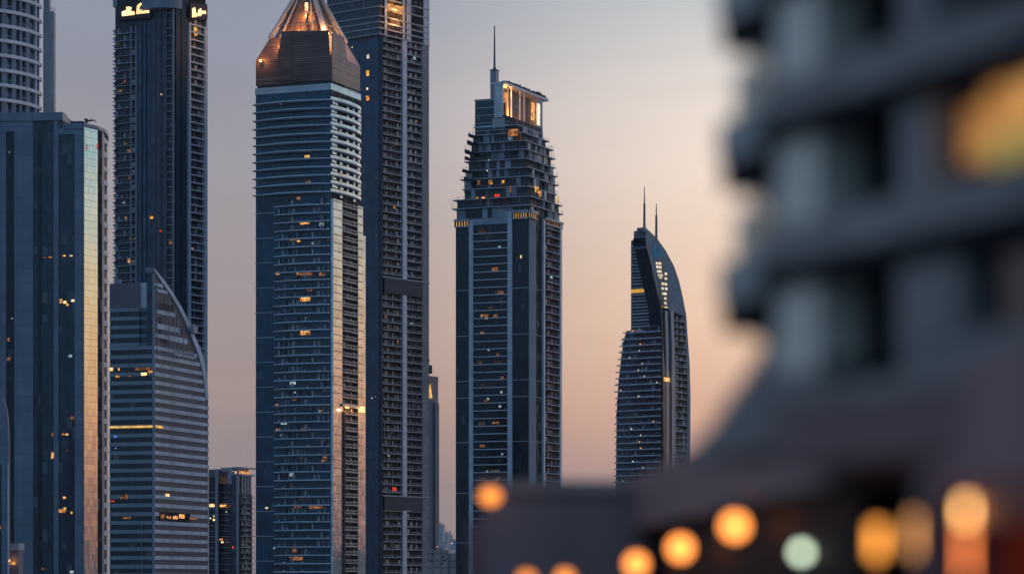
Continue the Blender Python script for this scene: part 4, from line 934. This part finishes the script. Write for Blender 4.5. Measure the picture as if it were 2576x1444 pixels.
# sloping terrace roof that steps down to the left end
b = MB(); z0 = base+3.0
q = [(-.02, base+6.6), (-.02, base+3.5), (-5.4, base+3.3), (-5.4, base+3.6), (-3.5, base+4.35), (-2.0, base+5.2), (-.9, base+5.9)]
b.hexa([(u, 2.0, z_) for u, z_ in q], [(u, .2, z_) for u, z_ in q], M['fg_wall']); A.make(b, 'terrace_roof')
g_ = [(-.03, base+6.62), (-.92, base+5.92), (-2.02, base+5.22), (-3.52, base+4.37), (-5.0, base+3.8), (-5.0, base+4.6), (-3.5, base+5.4), (-2.0, base+6.3), (-.9, base+7.0), (-.03, base+7.1)]
b = MB(); b.hexa([(u, .9, z_) for u, z_ in g_], [(u, .8, z_) for u, z_ in g_], M['fg_glass']); A.make(b, 'glass_railing')

P = Near('arcade_podium', 'dark mauve arcade podium with fascia over lit shopfronts, in front of the apartment building', 'podium', 2094, 60, .1596, -.987, 1.12)
ps = P.s_at; LP = ps(2576)+8
P.box('fascia', 0, LP, base+2.35, base+3.8, -3, .3, M['fg_mauve'])
P.box('roof', 0, LP, base+3.81, base+4.0, -6, .1, M['fg_wall'])
P.box('shopfront', .1, LP, 0, base+2.34, -4, -2.2, M['fg_black'])
pw = ps(2372)
P.box('side_wall', pw, LP, base+1.82, base+3.9, -2.1, .36, M['fg_pink'])
P.box('awning', pw+1.2, LP, base+1.1, base+1.8, -2.1, .5, M['red'])
P.box('column', pw-.55, pw, base-7, base+2.33, -1, .36, M['fg_mauve'])
P.box('red_glow_panel', pw+1.9, LP, base-7, base+1.08, -2.1, -.4, lit('red_shop_glow', (.10,.012,.008,1), .5, var=.2, cell=4))  # shop wall gives off a faint red glow of its own, without a lamp
Q = Near('promenade_podium', 'long dark promenade podium curving away left of the arcade, hung with orange globe lamps', 'podium', 2094, 60, .0475, -1, 1.12)
Q.e.location = (Q.o.x-.02, Q.o.y, 0)
far_s = Q.s_at(1555)
Q.box('fascia', far_s, -.05, base+2.2, base+4.15, -3, 0, M['fg_mauve']); Q.box('shopfront', far_s, -.05, 0, base+2.19, -4, -.6, M['fg_black'])
K = Near('pavilion', 'low dark flat-roofed pavilion with a blurred orange lamp at its left corner', 'pavilion', 1215, 138, 1, 0, .87)
K.box('wall', 0, 8.6, 0, base+4.6, -6, 0, M['fg_grey']); K.box('roof_slab', -.3, 8.9, base+4.6, base+5.2, -6.4, .3, M['fg_wall'])
K.box('lower_wing', -.7, -.02, 0, base+3.2, -6, -.4, M['fg_mauve'])
# ---- lamps
def globe(px, py, d, r, col, st, label, hang=.5, group='globe lamps hung along the promenade', nm='globe_lamp', sq=1.):
    p = at(px, py, d); e_ = bpy.data.objects.new(nm, None); COL.objects.link(e_); e_.location = p; tag(e_, label, 'lamp', group)
    b = MB(); n, k = 14, 8; rings = []
    for j in range(k+1):
        t = math.pi*j/k; rings.append([(r*math.sin(t)*math.cos(2*math.pi*i/n), r*math.sin(t)*math.sin(2*math.pi*i/n), r*sq*math.cos(t)) for i in range(n)])
    mt = lit('lamp_glow', col, st, var=.02, sample=True)
    for j in range(k):
        for i in range(n): b.face([rings[j+1][i], rings[j+1][(i+1)%n], rings[j][(i+1)%n], rings[j][i]], mt)
    b.build('globe', e_)
    b = MB(); b.bar((0,0,r*sq-.01),(0,0,r*sq+hang),.03,M['steel']); b.bar((0,0,r*sq-.03),(0,0,r*sq+.06),.1,M['steel'],8); b.build('bracket', e_)
    return e_
OR = (1, .30, .06, 1)
globe(1849,1325,83,.32,OR,5.0,'brightest round orange lamp, highest of the row under the arcade fascia')
globe(1712,1380,97,.38,OR,4.0,'round orange lamp second highest in the row under the fascia')
globe(1601,1420,112,.44,OR,3.0,'orange lamp cut by the bottom edge, third in the descending row')
globe(1421,1457,112,.34,OR,2.2,'orange lamp barely above the bottom edge, right one of the low pair')
globe(1325,1459,114,.34,OR,1.8,'orange lamp barely above the bottom edge, left one of the low pair')
globe(1234,1250,118,.42,(1,.30,.05,1),2.0,'orange lamp on the roof corner of the low pavilion', .1, None, 'roof_lamp', .8)
globe(2016,1390,75,.16,(.80,1,.72,1),4.6,'pale green white lamp inside the arcade', .4, None, 'green_lamp')
def tube(px, py, d, w, h, col, st, label, nm):
    p = at(px, py, d); e_ = bpy.data.objects.new(nm, None); COL.objects.link(e_); e_.location = p; tag(e_, label, 'lamp')
    b = MB(); r = w/F*d/2; hh = h/F*d/2
    b.prism([(r*math.cos(R(a)), r*math.sin(R(a))) for a in range(0,360,30)], -hh, hh, lit('tube_glow', col, st, var=.12, cell=.5, sample=True)); b.build('diffuser', e_)
    b = MB(); b.prism([(r*1.1*math.cos(R(a)), r*1.1*math.sin(R(a))) for a in range(0,360,30)], hh, hh+.08, M['steel']); b.bar((0,0,hh+.08),(0,0,hh+.4),.03,M['steel']); b.build('cap', e_); return e_
tube(2206,1362,63,24,80,(1,.36,.06,1),3.6,'amber tube lamp in the arcade shopfront, just right of the green lamp','tube_lamp')
tube(2304,1346,59.5,24,95,(1,.42,.13,1),3.6,'dimmer amber tube lamp beside the mauve column of the arcade','tube_lamp')
lp = tube(2430,1390,55.2,14,130,(1,.24,.065,1),4.6,'tall orange lit pillar lamp on the arcade front beside the red awning','pillar_lamp')
r_ = 10/F*55.2/2; b = MB(); hh = 130/F*55.2/2
b.prism([(r_*1.6*math.cos(R(a)), r_*1.6*math.sin(R(a))) for a in range(0,360,30)], hh+.09, hh+.48, lit('pillar_head_glow', (1,.50,.16,1), 9., var=.05, sample=True)); b.build('lamp_head', lp)

# ------------------------------------------------------------------ evening haze
b = MB(); b.box(-8000, 8000, -200, 8000, -3, 440, M['dark']); hz = b.build('haze'); hz.data.materials.clear()
k = NT('haze_air'); pv = k.n('ShaderNodeVolumePrincipled'); pv.inputs['Color'].default_value = (.9, .92, .97, 1); pv.inputs['Density'].default_value = 2.2e-5; pv.inputs['Anisotropy'].default_value = .2
k.t.links.new(pv.outputs[0], k.out.inputs['Volume']); hz.data.materials.append(k.m); tag(hz, kind='stuff')
